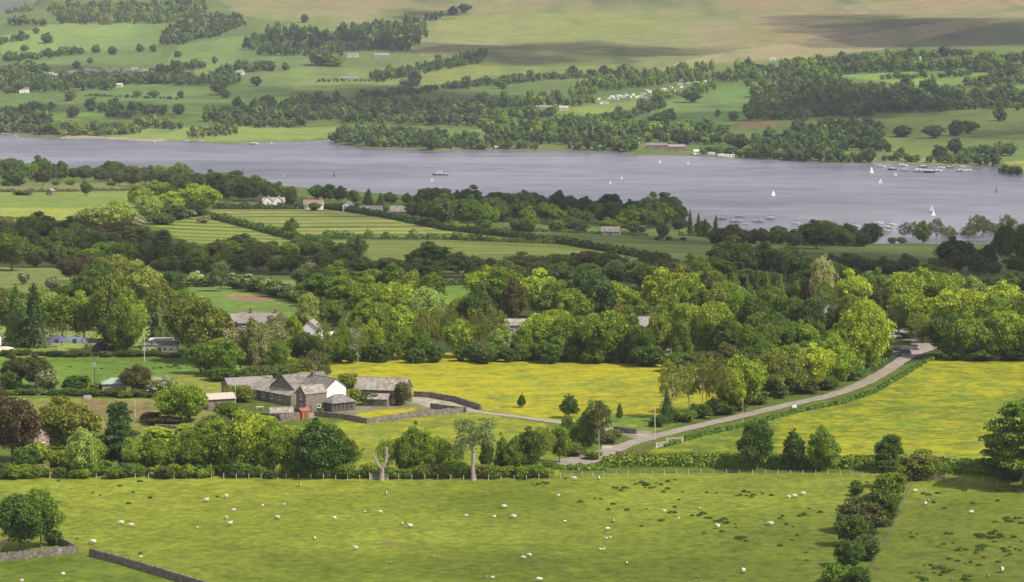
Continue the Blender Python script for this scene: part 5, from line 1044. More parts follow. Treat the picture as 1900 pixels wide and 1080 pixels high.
def tent(x, y, L_, w, h, rz, m, lab, ridge=False):
    r_ = empty('tent', P(x, y), R(rz), label=lab, category='tent'); mb = MB(); n = 9; K = 9
    for i in range(n):
        t = -1+2*i/(n-1); k = 1 if ridge else math.sqrt(max(.05, 1-abs(t)**3*.85))
        for j in range(K):
            a = math.pi*j/(K-1); c = math.cos(a); s = (1-abs(c)) if ridge else math.sin(a); mb.v.append((t*L_/2, c*w/2*(k*.3+.7), s*h*k+(.0)))
        if i:
            for j in range(K-1): b = (i-1)*K+j; mb.f.append((b, b+1, b+K+1, b+K)); mb.m.append(0)
    mb.f.append(tuple(range(K))); mb.f.append(tuple(range((n-1)*K, n*K))); mb.m += [0, 0]
    mb.build('canopy', m, r_, not ridge); MB().box(-.5, -w/2-.03, .05, .5, -w/2+.12, h*.62).build('door_flap', TENTD if m != TENTD else TENTG, r_)
tent(107, 636, 5, 3.6, 2.3, 0, TENTB, 'purple-blue dome tent left of the long blue-grey tent'); tent(140, 636, 8, 4, 2.2, 0, TENTG, 'long blue-grey tent between the camp trees'); tent(186, 655, 6, 5, 3.2, 70, TENTD, 'black pointed tent beside the big camp conifer', True); tent(8, 655, 7, 4, 2.0, 0, TENTP, 'peach-coloured low awning at the left edge of the camp')
# chalets and static caravans on the far slopes
def far_van():
    r_ = MB().box(-4.5,-1.6,0,4.5,1.6,2.6).add([(-4.6,-1.8,2.6),(4.6,-1.8,2.6),(4.6,1.8,2.6),(-4.6,1.8,2.6),(-4.6,0,3.3),(4.6,0,3.3)], [(0,1,5,4),(2,3,4,5),(1,2,5),(3,0,4)], 1).box(-3,-1.65,1,-1,-1.6,2,2).box(1,-1.65,1,3,-1.6,2,2).build('static_caravan', [CWHITE, PALEROOF, GLASS]); r_['category'] = 'caravan'; return r_
FV = far_van(); fv_first = [True]; VANS = []
def van(x, y, rz, zone):
    p = P(x, y); o = FV if fv_first[0] else FV.copy()
    if not fv_first[0]: COL.objects.link(o)
    fv_first[0] = False; o.location = p; o.rotation_euler = (0,0,R(rz)); k = trng.uniform(.7, .95)*(1 if zone != 'left' else 1.2); o.scale = (k, k, k); VANS.append((o, x, y, zone))
for i in range(30): van(88+i*6.7, 140-min(i*.4, 5)+trng.uniform(-2.5, 2.5)-(3 if i > 6 else 0), trng.uniform(-30, 30), 'left')
for i in range(26): t = i/25; van(1104+t*160, 191-t*24+trng.uniform(-7, 5), trng.uniform(-80, 80), 'mid')
for i in range(5): van(1262+i*15, 158-i*2, trng.uniform(-30, 30), 'mid')
for i in range(8): van(1060+i*7, 272+i*.4, trng.uniform(-20, 20), 'shore')
for i in range(5): van(1320+i*9, 287+i*1.2, trng.uniform(-20, 20), 'shoreright')
for o, x, y, z in VANS:
    o['group'] = {'left': 'caravans in the left far park', 'mid': 'chalets in the middle far park', 'shore': 'pale vans on the far shore', 'shoreright': 'white vans at the right of the far shore'}[z]
    o['label'] = {'left': 'pale static caravan in the long row among the trees on the left far slope', 'mid': 'white chalet stepping up the wooded far slope right of centre', 'shore': 'pale van parked on the middle of the far shore', 'shoreright': 'white van in the cluster at the foot of the dark waterside wood'}[z]
# ------------------------------------------------------------------ boats
HULL = mat('hull_white', (.75,.75,.76,1), .35, spec=.5); HULLB = mat('hull_blue', (.06,.07,.14,1), .35, spec=.5); SAIL = mat('sail', (.82,.82,.82,1), .8); DECK = mat('deck', (.45,.42,.38,1), .7)
def hull(L_, w, h, m, name='hull', parent=None):
    mb = MB(); N_ = 13; K = 7
    for i in range(N_):
        t = i/(N_-1); b = w/2*(math.sin(min(1, t*1.25+.28)*math.pi/2)*(1-max(0, (t-.45)/.55)**2.2)); sh = h*(1+.25*t*t)
        for j in range(K):
            a = -1+2*j/(K-1); mb.v.append(((t-.5)*L_+(abs(t-.5) > .49)*(1-abs(a))*.0, b*a if abs(a) > .01 else 0, sh-(1-abs(a)**2.2)*(sh+.15)*(.9 if i < N_-1 else .5)))
        if i:
            for j in range(K-1): q = (i-1)*K+j; mb.f.append((q, q+1, q+K+1, q+K)); mb.m.append(0)
            q = (i-1)*K; mb.f.append((q, q+K, q+2*K-1, q+K-1)); mb.m.append(1)
    mb.f.append(tuple(range(K))); mb.m.append(0)
    return mb.build(name, [m, DECK], parent)
def yacht(hm=HULL):
    r_ = empty('moored_yacht', (0,0,0), category='yacht'); hull(9, 3.0, 1.35, hm, 'hull', r_)
    profile_body([(-2.4,1.3),(2.0,1.4),(1.5,2.15),(-2.1,2.25)], 1.9, HULL, 'cabin', r_, .85, 1.3); MB().tube([(.6,0,1.0),(.6,0,11)], .07, 5).build('mast', CHROME, r_); MB().tube([(.6,0,2.9),(-3.2,0,2.8)], [.16,.12], 6).build('boom', HULLB, r_)
    w = MB()
    for s in (-1, 1): w.box(-1.2, s*.90-.02, 1.6, .8, s*.90+.02, 1.9)
    w.build('cabin_windows', GLASS, r_); return r_
def dinghy():
    r_ = empty('sailing_boat', (0,0,0), category='sailing boat'); hull(6.5, 2.1, .7, HULL, 'hull', r_); MB().tube([(.5,0,.5),(.4,0,9)], .05, 5).build('mast', CHROME, r_)
    def sail(name, a, b, c, by):
        mb = MB(); n = 7
        for s in (-.02, .02):
            o0 = len(mb.v)
            for i in range(n):
                t = i/(n-1); l_ = Vector(a).lerp(Vector(c), t); r2 = Vector(b).lerp(Vector(c), t)
                for j in range(5): q = l_.lerp(r2, j/4); q.y += by*math.sin(math.pi*j/4)*(1-t)+s; mb.v.append(tuple(q))
            for i in range(n-1):
                for j in range(4): k = o0+i*5+j; mb.f.append((k, k+1, k+6, k+5)); mb.m.append(0)
        mb.build(name, SAIL, r_)
    sail('mainsail', (.4,0,1.1), (-2.9,0,1.1), (.35,0,8.8), .5); sail('jib', (3.0,0,.9), (.5,.2,.9), (.45,0,7.2), .35); MB().tube([(.4,0,1.05),(-3,0,1.05)], .05, 5).build('boom', CHROME, r_); return r_
YA, YB, DG = Kind(yacht()), Kind(yacht(HULLB)), Kind(dinghy())
def P2(x, y): return P(x, y, True)
def boat(k, x, y, rz, lab, sc, grp): k(P2(x, y)+Vector((0,0,-.12)), R(rz), sc, label=lab, group=grp)
NM = 'yachts moored off the near shore'; FM = 'yachts moored off the far shore'; SB = 'boats under sail'
for i, (x, y, rz, s, lab) in enumerate([(1338,407,170,1,'leftmost yacht moored off the near shore'), (1365,412,10,1.15,'white yacht just right of the leftmost moored one'), (1372,403,175,.9,'white yacht farther out above the near moored pair'), (1408,412,0,1.1,'white yacht between the two moored pairs below the sailing boat'), (1428,407,185,1.1,'white yacht right below the lone sailing boat'), (1384,417,20,.7,'small boat close in under the shore trees'),
    (1476,416,0,.8,'small white yacht peeping over the dark shore trees'), (1519,411,170,.95,'white yacht above the rounded dark shore tree'), (1520,415,10,.9,'white yacht just inshore of its twin above the dark tree'), (1549,422,0,.8,'half-hidden yacht left of the tall mast'), (1586,422,5,1,'white yacht beside the tall mast by the shore'), (1617,428,180,1.35,'long white yacht nearest the russet shore tree'), (1628,416,0,1,'white yacht out beyond the russet shore tree'),
    (1644,424,175,1.1,'white yacht just behind the russet shore tree'), (1640,430,0,1.1,'white yacht showing through the russet shore tree'), (1655,418,10,.8,'white yacht right of the russet shore tree')]):
    boat(YA, x, y, rz, lab, s, NM)
for i, (x, y, rz, s, b, lab) in enumerate([(1635,310,0,1.0,0,'leftmost yacht of the far moored fleet'), (1655,315,175,1,1,'dark-hulled yacht second along the far fleet'), (1674,309,0,1.3,0,'large white yacht close under the far bank'), (1678,317,170,1,0,'white yacht just below the large one of the far fleet'), (1713,311,0,1.1,1,'dark-hulled yacht in the middle of the far fleet'), (1705,319,5,1.5,0,'longest white yacht of the far fleet'), (1724,320,180,1.3,1,'dark-hulled yacht nearest the camera in the far fleet'),
    (1740,318,20,1.1,0,'white yacht lying slantwise in the far fleet'), (1745,313,0,1,0,'white yacht behind the slantwise one'), (1762,312,0,.9,1,'small dark yacht under the far bank'), (1785,312,175,1,0,'white yacht near the right end of the far fleet'), (1783,318,0,1.2,0,'large white yacht at the right end of the far fleet'), (1796,317,20,.9,0,'rightmost yacht of the far moored fleet'),
    (470,268,0,1.2,0,'white yacht off the left part of the far shore'), (283,264,0,.8,0,'small white boat right of the shingle spit'), (345,262,0,.7,0,'small white boat off the reedy point'), (374,263,0,.7,0,'small boat by the waterside trees on the left'), (28,254,0,.7,0,'tiny white boat at the far left of the lake'), (1208,283,0,1,0,'white boat moored below the red boathouse'), (1262,285,0,.8,0,'small white boat right of the red boathouse')]):
    boat(YB if b else YA, x, y, rz, lab, s, FM)
for x, y, rz, s, lab in [(1435,364,200,1.0,'lone white sailing boat in the middle of the right-hand water'), (1728,393,160,1.15,'larger sailing boat off the right near shore'), (1732,401,190,.9,'smaller sailing boat just inshore of the larger one'), (1634,341,0,1,'sailing boat below the far moored fleet'), (1618,322,20,1.15,'sailing boat left of the far moored fleet'), (1617,315,0,.7,'small sail behind the boat left of the far fleet'),
    (1661,327,160,.9,'grey-looking sail just below the far moored fleet'), (802,337,0,.7,'small sailing boat below the lake ferry'), (1133,342,0,.7,'lower of two small sails in mid-lake'), (1154,333,0,.7,'upper of two small sails in mid-lake'), (1225,303,0,.8,'small sail below the far boathouses'), (1277,305,0,.7,'small sail right of the one below the boathouses'), (527,328,0,.6,'tiny sail above the dark near-shore trees'), (504,267,0,.6,'tiny sail by the left far shore')]:
    boat(DG, x, y, rz, lab, s*.66, SB)
fr = empty('lake_ferry', P2(817, 325)+Vector((0,0,-.15)), R(176), .8, 'white two-deck passenger ferry crossing the left of the lake', 'ferry'); hull(20, 4.6, 1.5, HULLB, 'hull', fr)
MB().box(-7.5,-2,1.5,5.5,2,3.6).build('lower_deck', HULL, fr); MB().box(-6.5,-2.02,2.3,5,2.02,3.1).build('lower_windows', GLASS, fr); MB().box(-3,-1.5,3.6,3.8,1.5,5.3).build('wheelhouse', HULL, fr); MB().box(-2.6,-1.53,4.2,3.85,1.53,4.9).build('wheelhouse_windows', GLASS, fr); MB().box(-7.8,-2.1,3.6,-3,2.1,3.75).build('canopy', HULLB, fr)
MB().tube([(-1,0,5.3),(-1,0,7.4)], .3, 8).build('funnel', HULLB, fr); MB().tube([(8.5,0,1.6),(8.5,0,5)], .05, 4).build('flagpole', CHROME, fr)
def buoy(x, y, lab):
    r_ = empty('channel_buoy', P2(x, y), 0, 1, lab, 'buoy'); MB().tube([(0,0,-.4),(0,0,.8),(0,0,1.0)], [1.2,1.2,.6], 10).build('float', mat('buoy_red', (.30,.07,.08,1), .6), r_); MB().tube([(0,0,1),(0,0,4.2),(0,0,4.6)], [.3,.3,.5], 6).build('marker', mat('buoy_red', (.30,.07,.08,1), .6), r_)
buoy(620, 327, 'reddish channel buoy left of the lake ferry'); buoy(451, 322, 'reddish buoy off the left near-shore trees'); buoy(1849, 356, 'dark buoy near the right edge of the lake')
# ------------------------------------------------------------------ poles and dead trunks
def pole(x, y, h, lab, cross=True, r_=.16, m=WOOD):
    o = empty('utility_pole', P(x, y), .1, 1, lab, 'pole'); MB().tube([(0,0,-.3),(0,0,h)], [r_, r_*.65], 8).build('shaft', m, o)
    if cross:
        MB().box(-1.1,-.06,h-.6,1.1,.06,h-.45).build('crossarm', m, o)
        for xx in (-1, 0, 1): MB().tube([(xx,0,h-.45),(xx,0,h-.2)], .05, 5).build('insulator', FRAMEW, o)
pole(176, 730, 10.5, 'dark pole with transformer and cross-arm behind the paddock hedge', True, .18, DARKWOOD); pole(437, 775, 9.5, 'pale pole in front of the farm sheds', False, .13); pole(268, 672, 8, 'thin pale pole in front of the green chalet', False, .11, PALEWOOD); pole(1215, 816, 8, 'pale pole where the drive meets the lane', False, .13, PALEWOOD); pole(1111, 864, 8.5, 'pole beside the widest part of the lane', False, .12); pole(1378, 786, 6, 'short pole by the lane hedge', False, .1); pole(251, 775, 5, 'thin white pole in the brown vegetable plot', False, .08, PALEWOOD)
tb = MB().box(-.4,-.35,7.2,.4,.35,8.4); r0 = [o for o in COL.objects if o.get('label', '').startswith('dark pole with')][0]; tb.build('transformer', GREYW, r0)
def snag(x, y, segs, lab, m=DEADBARK, name='dead_tree'):
    o = empty(name, P(x, y), 0, 1, lab, 'tree'); return o
d1 = snag(708, 891, None, 'forked dead trunk standing in the pasture fence'); MB().tube([(0,0,-.3),(0,0,.2),(.1,.1,1.6),(.1,0,2.8)], [.75,.6,.5,.5], 9).build('trunk', DEADBARK, d1)
MB().tube([(.1,0,2.5),(-.8,.1,3.6),(-1.4,.1,4.9),(-2.0,.1,6.0)], [.34,.26,.2,.12], 7).build('limb', DEADBARK, d1); MB().tube([(.1,0,2.5),(.9,0,4.0),(1.2,.2,5.6),(1.0,.2,7.6)], [.4,.36,.32,.26], 7).build('limb', DEADBARK, d1); MB().tube([(1.2,.2,4.8),(2.0,.1,5.9)], [.2,.12], 6).build('limb', DEADBARK, d1); MB().tube([(-1.0,.1,4.1),(-.7,.1,4.9)], [.16,.12], 6).build('limb', DEADBARK, d1)
d2 = snag(878, 891, None, 'pale stripped trunk carrying a thin silvery crown', name='pollard_tree'); MB().tube([(0,0,-.3),(0,0,.3),(-.1,0,3),(.05,0,5.2),(0,0,8.3)], [.7,.55,.42,.42,.3], 9).build('trunk', DEADBARK, d2)
MB().tube([(0,0,6),(-.9,0,8.6),(-1.6,0,10)], [.26,.2,.08], 6).build('limb', PALEBARK, d2); MB().tube([(0,0,7.5),(1.4,0,9),(2.8,0,9.4)], [.2,.13,.05], 6).build('limb', PALEBARK, d2); MB().tube([(0,0,5),(-2.6,.2,7.5),(-3.6,.2,8.6)], [.14,.08,.03], 5).build('limb', PALEBARK, d2)
g_ = RG(91); lbs = [(g_.uniform(-4.2, 4.2), g_.uniform(-2.6, 2.6), g_.uniform(7.4, 13.4), *([g_.uniform(.6, 1.5)]*3)) for _ in range(38)]+[(-3.2,0,5.5,1,1,1.2),(-3.6,0,6.6,1,1,1.2)]
v, f = crown(lbs, 6500, .17, 91, core=0, out=.2, shell=(.2, 1.25), sub=0); o = link('crown', crown_mesh('crown', v, f), d2); o.color = tuple(sr(140,160,104)[:3][i]*.6 for i in range(3))+(1,)
# felled timber and farm machinery by the lane
lg = empty('fallen_branches', P(1022, 880), 0, 1, 'bleached fallen branches beside the fence below the lane', 'branches')
for a, b in (((-1.5,0,.1),(1.6,.2,.9)), ((-.8,.3,.1),(.4,-.2,1.1)), ((-.2,0,.6),(1.2,.6,.2))): MB().tube([a, b], [.12,.05], 5).build('branch', PALEBARK, lg)
RED = mat('machine_red', (.26,.07,.07,1), .5)
for x, y, s, lab in ((1148, 856, 1.0, 'red farm implement half buried in the lane-side hedge'), (1186, 853, .8, 'smaller red implement right of the first one in the hedge')):
    m_ = empty('farm_implement', P(x, y)+Vector((0,0,.9)), .2, s, lab, 'machine'); MB().box(-1.6,-.5,.5,1.6,-.35,.65).box(-1.6,.35,.5,1.6,.5,.65).box(-1.6,-.5,.5,-1.45,.5,.65).box(1.45,-.5,.5,1.6,.5,.65).build('frame', RED, m_)
    for xx in (-1.1, -.4, .4, 1.1): MB().tube([(xx,-.3,1.3),(xx,0,.6),(xx,.2,.1)], .07, 5).build('tine', RED, m_)
    wheel(m_, -1.8, 0, .45); wheel(m_, 1.8, 0, .45); MB().box(-.6,-.4,.65,.5,.4,1.5).build('hopper', RED, m_)
# logs / boulder by the lane, troughs in the paddock
def slab_thing(name, x, y, L_, w, h, m, lab, cat, rz=0):
    mb = MB().box(-L_/2,-w/2,0,L_/2,w/2,h*.7).box(-L_/2+.08,-w/2+.08,h*.7,L_/2-.08,w/2-.08,h); o = mb.build(name, m); o.location = P(x, y); o.rotation_euler = (0,0,rz); o['label'] = lab; o['category'] = cat
slab_thing('stone_block', 1126, 834, 2.6, 1.2, .8, PALEWOOD, 'pale block beside the lane below the pole', 'block'); slab_thing('stone_block', 1474, 757, 1.2, .8, .7, WHITE, 'small white block in the lane hedge', 'block'); slab_thing('water_trough', 36, 743, 2.6, .8, .6, PALEWOOD, 'pale trough in the left paddock', 'trough', .2); slab_thing('water_trough', 162, 740, 2.2, 1.2, .9, GREYW, 'grey tank on the paddock edge below the shed', 'trough', .3)
# picnic furniture on the farm lawn
pt = empty('garden_table', P(482, 760), .3, 1, 'pale garden table on the lawn in front of the long range', 'table'); MB().box(-1,-.5,.7,1,.5,.76).build('table_top', PALEWOOD, pt)
for x in (-.8, .8): MB().box(x-.05,-.4,0,x+.05,.4,.7).build('leg', PALEWOOD, pt)
# ------------------------------------------------------------------ sheep
FLEECE = mat('fleece', (.52,.48,.40,1), .95, (6, .15)); FACE = mat('sheep_face', (.10,.09,.08,1), .8); FACEW = mat('sheep_face_pale', (.50,.46,.40,1), .8)
def skin_mesh(name, verts, edges, rads, mats, pick, sub=1):
    me = bpy.data.meshes.new('tmp'); me.from_pydata(verts, edges, []); ob = bpy.data.objects.new('tmp', me); COL.objects.link(ob)
    md = ob.modifiers.new('s', 'SKIN'); md.use_smooth_shade = True; sb = ob.modifiers.new('d', 'SUBSURF'); sb.levels = sub; sb.render_levels = sub
    for i, s in enumerate(me.skin_vertices[0].data): s.radius = (rads[i], rads[i]); s.use_root = (i == 0)
    dg = bpy.context.evaluated_depsgraph_get(); dg.update(); out = bpy.data.meshes.new_from_object(ob.evaluated_get(dg)); out.name = name
    bpy.data.objects.remove(ob); bpy.data.meshes.remove(me)
    for m in mats: out.materials.append(m)
    for p in out.polygons: p.material_index = pick(p.center)
    return out
def sheep_mesh(pose, face):
    hd = {'stand': [(.52,0,.86),(.68,0,1.0),(.86,0,.93)], 'graze': [(.56,0,.62),(.72,0,.34),(.84,0,.13)], 'lie': [(.50,0,.56),(.62,0,.70),(.80,0,.64)]}[pose]
    b = .66 if pose != 'lie' else .34
    V = [(-.32,0,b),(0,0,b+.03),(.30,0,b+.02)]+hd+[(-.52,0,b+.02),(-.60,0,b-.14)]; E = [(0,1),(1,2),(2,3),(3,4),(4,5),(0,6),(6,7)]; Rr = [.29,.31,.27,.14,.10,.055,.10,.05]
    for x, k in ((-.34, 0), (.30, 2)):
        for y in (-.15, .15):
            i = len(V)
            if pose == 'lie': V += [(x,y*1.6,.12),(x+.25,y*1.5,.07)]; E += [(k,i),(i,i+1)]; Rr += [.09,.05]
            else: V += [(x,y,.38),(x+(.04 if k == 0 else -.02),y,.2),(x,y,.02)]; E += [(k,i),(i,i+1),(i+1,i+2)]; Rr += [.09,.045,.05]
    for y in (-.15, .15): i = len(V); V += [(hd[1][0]-.02, y, hd[1][2]+.05)]; E += [(4,i)]; Rr += [.03]
    hx0 = hd[1][0]-.07
    return skin_mesh('sheep', V, E, Rr, [FLEECE, face], lambda c: 1 if (c.x > hx0 and (c.z < .5 or pose != 'graze')) or (c.z < .30 and pose != 'lie' and c.x < hx0) else 0)
SM = {(p, k): sheep_mesh(p, f) for p in ('stand', 'graze', 'lie') for k, f in ((0, FACE), (1, FACEW))}
SHEEP = []
def sheep(x, y, pose, rz, s, k=0):
    o = link('sheep', SM[(pose, k)]); o.location = P(x, y)+Vector((0, 0, .0)); o.rotation_euler = (0, 0, R(rz)); o.scale = (s, s, s); o['category'] = 'sheep' if s > .75 else 'lamb'
    if s <= .75: o.name = 'lamb'
    SHEEP.append((o, x, y, pose, s))
for q in '''420 925 s 250 1.5;383 932 s 10 1.5;487 939 l 20 .9;433 948 l 0 1.3;420 964 s 260 1.3;427 975 s 20 1.4;225 974 g 190 1.55;243 978 g 10 1.4;366 981 s 0 .75;173 1010 g 185 1.7;261 1036 s 30 .85;117 1069 g 60 1.3;40 1082 s 0 1.2;556 903 s 270 1.5;716 919 s 265 1.5;527 937 l 0 .85
515 964 g 160 1.45;621 965 s 230 1.3;705 953 g 10 1.2;677 952 s 0 .8;746 975 s 250 1.2;761 980 s 200 1.5;584 1002 s 240 1.1;660 1020 s 185 1.25;724 1046 s 270 .85;804 1034 s 270 .8;864 958 l 0 1.05;917 960 l 20 1.05;935 944 g 10 1.5;953 963 g 170 1.6;971 1038 g 0 1.2;902 1073 s 270 .95;914 1073 l 0 1.05;925 896 s 270 .85
1065 891 g 10 1.4;1111 891 s 250 1.5;1036 921 l 0 1.1;1048 970 g 30 .95;1138 970 s 260 1.4;1127 985 g 30 1.35;1125 1001 s 180 .8;1132 1000 s 0 .8;1114 1022 s 180 .85;1120 1022 s 0 .9;982 1034 g 160 1.4;1163 1047 s 240 .9;1000 1080 g 10 1.6;1295 1072 s 270 .95;1379 1064 s 230 1.7;1233 951 s 200 1.0;1259 963 l 0 .85
1298 946 s 250 .9;1332 981 s 230 1.6;1430 976 g 170 1.6;1422 975 s 260 1.0;1464 925 s 200 1.1;1474 924 g 10 1.4;1490 920 g 170 1.55;1698 914 g 20 1.3;1723 930 s 250 .9;1717 938 s 230 1.35;1802 954 g 20 1.4;1859 1063 s 240 1.9;1834 1071 s 260 1.0;1766 1077 s 270 1.1'''.replace('\n', ';').split(';'):
    a = q.split(); sheep(float(a[0]), float(a[1]), {'s': 'stand', 'g': 'graze', 'l': 'lie'}[a[2]], float(a[3]), float(a[4])*.68, 0 if (int(a[0]) % 3) else 1)
# ------------------------------------------------------------------ rush tufts
def tuft_mesh(seed, n, spread):
    rs = np.random.RandomState(seed); mb = []; 
    c = rs.normal(size=(n, 3))*np.array([spread, spread*.8, .0]); c[:,2] = rs.uniform(.05, .85, n)*np.exp(-(c[:,0]**2+c[:,1]**2)*.8); nr = rs.normal(size=(n, 3))*np.array([1, 1, .35])+np.array([0, -.5, .1])
    v, f = leaf_cards(c, nr, .24, rs, .5); return newmesh('rush_tuft', v, f, LEAF)
TM = [tuft_mesh(1, 150, .30), tuft_mesh(2, 170, .36), tuft_mesh(3, 190, .42)]
def tufts(txt, ox, oy, k, lab, grp):
    for i, q in enumerate(txt.split()):
        a = q.split(','); b = 'b' in q; x, y = float(a[0])/k+ox, float(a[1].replace('b', ''))/k+oy
        for j in range(2 if b else 1):
            o = link('rush_tuft', TM[(i+j) % 3], label=lab, category='rush tuft', group=grp); o.location = P(x+(j*7-3 if b else 0)+trng.uniform(-1, 1), y+trng.uniform(-2, 2)*(2 if b else .5))
            s = trng.uniform(.28, .52)*(1.4 if b else 1); o.scale = (s*1.35, s, s*trng.uniform(.9, 1.25)); o.rotation_euler = (0, 0, trng.uniform(-.4, .4)); o.color = tint('D', trng)
tufts('110,157 155,153 187,143 222,143 348,112 705,178 735,185 770,190b 868,158 925,160b 935,178 975,180 1010,175 960,153 1020,145 1060,158 1105,133 1155,122 1083,205b 1213,212 1385,213 1465,223 1610,240 1650,220b 1640,235 1700,218 1735,235 1800,225 1865,235 462,283 572,263 610,260 698,298 670,345 798,345 945,340 1185,268 1157,325 1137,370b 915,460 1045,423 1072,420 1285,392 1345,385b 1405,400b 1420,408 1500,413b 1450,425 1540,437 1520,440 1595,447 1608,477 1498,503 1370,517 1605,553 1640,562b 1680,573 20,118 55,118 130,165 210,150 1680,240 1720,250', 960, 860, 3.958, 'dark green rush tuft in the middle pasture among the sheep', 'rush tufts in the middle pasture')
tufts('50,290 120,302 380,395 330,440b 195,453 180,470 225,510 272,522 460,420 300,588 262,620 180,657 360,707 367,765 790,210 852,217 825,265 720,235b 720,285b', 1400, 840, 3.8, 'dark green rush tuft left of the straggling hedge line', 'rush tufts left of the hedge line')
tufts('1105,573 1145,573 1110,598 1355,573 1385,580 1330,650 1300,668 1395,640 1290,293 1345,400 1185,292 1230,302 1270,235 1480,268 1710,270 1830,270 1710,342 1540,357 1260,357 1770,470b 1800,500b 1850,460b 1890,500b 1695,493 1575,578b 1610,580 1590,605 1640,610b 1680,572b 1710,600b 1745,600 1825,600 1690,632 1885,632 1430,690 1450,680 1490,685 1590,665b 1590,690b 1560,710 1760,690b 1800,670 1840,685 1870,690 1775,735 1800,718 1430,770 1485,785 1525,780 1580,798 1715,778 1200,800 1245,797 1290,815b 1310,830b 1265,850 1360,835b 1400,830 1305,870 1105,852 1160,855 1185,890b 1480,870 1495,890b 1615,745 1370,750 1150,880 1340,850 1500,905', 1400, 840, 3.8, 'dark green rush tuft in the rushy pasture at the lower right', 'rush tufts in the lower right pasture')
tufts('1500,440 1570,440 1640,430 1690,425b 1750,445 1830,415 1880,415 995,450 690,425 1790,405 1740,410', 0, 600, 5.28, 'small dark rush tuft in the field below the green chalet', 'rush tufts below the chalet')
tufts('410,130 845,162 982,132 657,207 703,230 905,285 1063,243 935,202 412,280 545,537 1535,235 985,635', 0, 860, 3.8, 'lone dark tuft in the left half of the sheep pasture', 'lone tufts in the left pasture')
# ------------------------------------------------------------------ labels for trees, shrubs and sheep
LANDMARKS = [(40,1030,'the broken stone wall'), (112,880,'the pale field gate'), (52,826,'the pink-roofed house'), (210,880,'the layered blue conifer'), (330,880,'the left half of the pasture fence'), (460,880,'the middle of the left pasture fence'), (563,776,'the orange shed'), (708,890,'the forked dead trunk'), (878,890,'the pale stripped trunk'), (985,880,'the lower bend of the lane'),
 (1111,860,'the pole beside the lane'), (1160,800,'the drive gateway'), (1404,872,'the middle of the right pasture hedge'), (1690,890,'the meeting of hedge and pasture fence'), (1600,1000,'the straggling hedge line'), (1880,890,'the right-hand edge of the pasture hedge'), (1240,790,'the dark lane-side spruce'), (1380,770,'the middle of the lane'), (1500,735,'the upper lane'), (1660,650,'the cars at the lane bend'), (1780,664,'the top edge of the right buttercups'),
 (500,720,'the long slate barns'), (712,742,'the lone stone barn'), (406,757,'the tan-roofed shed'), (252,730,'the green-roofed sheds'), (60,730,'the left end of the paddock hedge'), (298,655,'the green holiday chalet'), (107,636,'the purple-blue tent'), (186,655,'the black tent'), (45,640,'the pair of spruces'), (478,610,'the big chimneyed house'), (578,632,'the cottage in the birches'), (740,664,'the top left of the buttercups'), (880,664,'the top of the buttercups left of centre'), (1002,612,'the long grey roof in the wood'), (1100,668,'the top right of the buttercups'), (1196,620,'the pinkish-roofed wood house'), (1260,664,'the pale caravans behind the buttercups'), (1372,622,'the house by the pale birch'), (1450,570,'the middle of the tall mixed wood'), (1536,584,'the pale tree above the mixed wood'), (1600,600,'the trees over the lane'), (1700,610,'the mounded bright wood'), (1850,610,'the right end of the bright wood'),
 (150,520,'the twin coppery trees'), (60,470,'the dark valley wood at the left'), (220,480,'the valley wood left of the small striped field'), (400,500,'the hawthorns in the valley'), (466,552,'the brown patch in the field'), (560,500,'the valley wood below the small striped field'), (700,500,'the valley trees below the large striped field'), (800,510,'the great dark valley tree'), (950,520,'the valley trees above the centre of the wood'), (1100,510,'the valley wood right of centre'), (1240,520,'the valley wood before the great dark clump'), (1400,522,'the great dark clump'), (1600,515,'the valley wood below the right pasture'), (1790,505,'the round dark trees by the right pasture'), (1890,490,'the dark trees at the right edge'),
 (94,360,'the pinkish hut'), (330,390,'the sunlit clump'), (190,430,'the pale trees below the left meadow'), (508,380,'the twin-gabled white house'), (582,386,'the brown-roofed cottage'), (748,398,'the grey bungalow'), (860,400,'the left end of the peninsula'), (1000,400,'the middle of the peninsula'), (1133,430,'the slate cottage'), (1230,410,'the tip of the peninsula'), (1304,436,'the little group of conifers'), (1420,450,'the moored yachts'), (1530,455,'the rounded dark shore trees'), (1640,446,'the russet shore tree'), (1715,450,'the dark tree on the open shore'), (1820,446,'the thin shore trees on the right'), (240,335,'the left lake shore'), (120,335,'the far left of the near shore'), (400,360,'the shore wood above the striped field'),
 (45,172,'the white far house'), (216,160,'the cream far house'), (180,130,'the far caravan rows'), (620,110,'the upper conifer block'), (855,28,'the crest of the far slope'), (1225,270,'the red boathouse'), (1735,250,'the row of far parkland trees'), (1350,240,'the bare brown bank'), (1770,300,'the far moored yachts'), (770,260,'the middle of the far shore'), (1240,180,'the far chalet park'), (450,180,'the middle far fields'), (150,215,'the lower left far fields'), (200,98,'the upper left far fields')]
SW = {'broadleaf_tree': 'rounded tree'}
ORD = ['first', 'second', 'third', 'fourth', 'fifth', 'sixth', 'seventh', 'eighth', 'ninth', 'tenth', 'eleventh', 'twelfth', 'thirteenth', 'fourteenth', 'fifteenth', 'sixteenth', 'seventeenth', 'eighteenth', 'nineteenth', 'twentieth']
CW = {'round': 'round tree', 'egg': 'tall tree', 'cone': 'pointed tree', 'airy': 'airy tree', 'tier': 'layered tree', 'spruce': 'spruce', 'bush': 'shrub', 'haw': 'flowering hawthorn', 'bare': 'half-bare tree', 'small': 'far tree', 'smallcone': 'far conifer'}
def rel(x, y, L_):
    dx, dy = x-L_[0], y-L_[1]
    if abs(dx) < 22: return 'in front of' if dy > 6 else 'behind' if dy < -6 else 'beside'
    return ('just ' if abs(dx) < 45 else '')+('left of' if dx < 0 else 'right of')
pool = {}
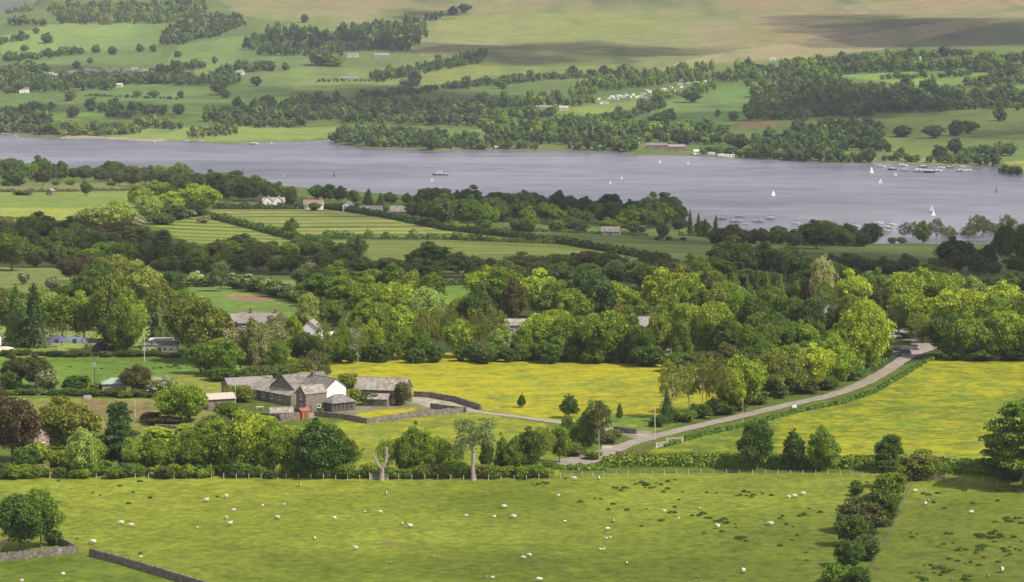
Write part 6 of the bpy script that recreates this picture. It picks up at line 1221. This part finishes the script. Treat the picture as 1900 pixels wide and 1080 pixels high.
for o, kind, c, x, y, w, h, z in TREES:
    L_ = min(LANDMARKS, key=lambda q: abs(q[0]-x)+2.2*abs(q[1]-y)); k = '%s %s %s %s' % (PALNAME[c], CW[kind], rel(x, y, L_), L_[2]); pool.setdefault(k, []).append((x, y, h, o, kind))
GRP = {'round': 'round-crowned trees of the valley', 'egg': 'tall-crowned trees of the valley', 'cone': 'pointed young trees', 'airy': 'birches and airy trees', 'tier': 'spreading layered trees', 'spruce': 'spruces', 'bush': 'shrubs and scrub', 'haw': 'hawthorns in blossom', 'bare': 'half-bare trees', 'small': 'lone trees across the lake', 'smallcone': 'lone conifers across the lake'}
for k, lst in pool.items():
    lst.sort(key=lambda t: t[0]); n = len(lst)
    for i, (x, y, h, o, kind) in enumerate(lst):
        lab = k
        if n == 2: lab = k+(', the left' if i == 0 else ', the right')+' of two'
        elif n > 2: lab = k+', %s from left' % ORD[i]
        o['label'] = lab; o['group'] = GRP[kind]
SL = [(200,975,'the left of the pasture'), (420,940,'the small group left of centre'), (180,1015,'the end of the slanting wall'), (100,1070,'the lower paddock'), (560,905,'the fence at centre left'), (716,915,'the forked dead trunk'), (540,960,'the middle left of the pasture'), (690,950,'the middle of the pasture'), (700,1020,'the bare brown spot'), (755,978,'the pair at the centre of the pasture'), (900,950,'the centre right of the pasture'), (940,1050,'the bottom centre of the pasture'), (1090,890,'the pasture fence below the lane'), (1125,1000,'the line of lambs right of centre'), (1160,1045,'the bottom right of centre'), (1260,950,'the scattered rush tufts'), (1332,980,'the big rush patch'), (1400,1065,'the bottom edge right of centre'), (1480,922,'the trio near the right fence'), (1430,975,'the couple left of the hedge line'), (1715,925,'the hedge line'), (1800,955,'the right-hand pasture'), (1840,1065,'the rushes at the lower right')]
pool = {}
for o, x, y, pose, s in SHEEP:
    L_ = min(SL, key=lambda q: abs(q[0]-x)+1.5*abs(q[1]-y)); k = '%s %s, %s %s' % ({'stand': 'standing', 'graze': 'grazing', 'lie': 'resting'}[pose], 'white sheep' if s > .75 else 'small white lamb', 'near' if abs(x-L_[0]) < 40 else ('left of' if x < L_[0] else 'right of'), L_[2]); pool.setdefault(k, []).append((x, o))
for k, lst in pool.items():
    lst.sort(key=lambda t: t[0])
    for i, (x, o) in enumerate(lst): o['label'] = k if len(lst) == 1 else k+', %s from the left' % ORD[i]; o['group'] = 'sheep and lambs in the near pasture'
for o in COL.objects:
    if o.parent is not None and 'category' in o: del o['category']

for o in COL.objects:
    l_ = o.get('label')
    while l_ and len(l_.split()) > 16:
        for a, b in ((' the middle of the ', ' the mid '), (' the right end of the ', ' the right of the '), (' the left end of the ', ' the left of the '), (' behind the buttercups', ''), (', rightmost of its kind there', ', rightmost'), (' from left', ' along'), (' flecked with white blossom', ''), (' the ', ' ')):
            if a in l_: l_ = l_.replace(a, b, 1); break
        else: break
        o['label'] = l_
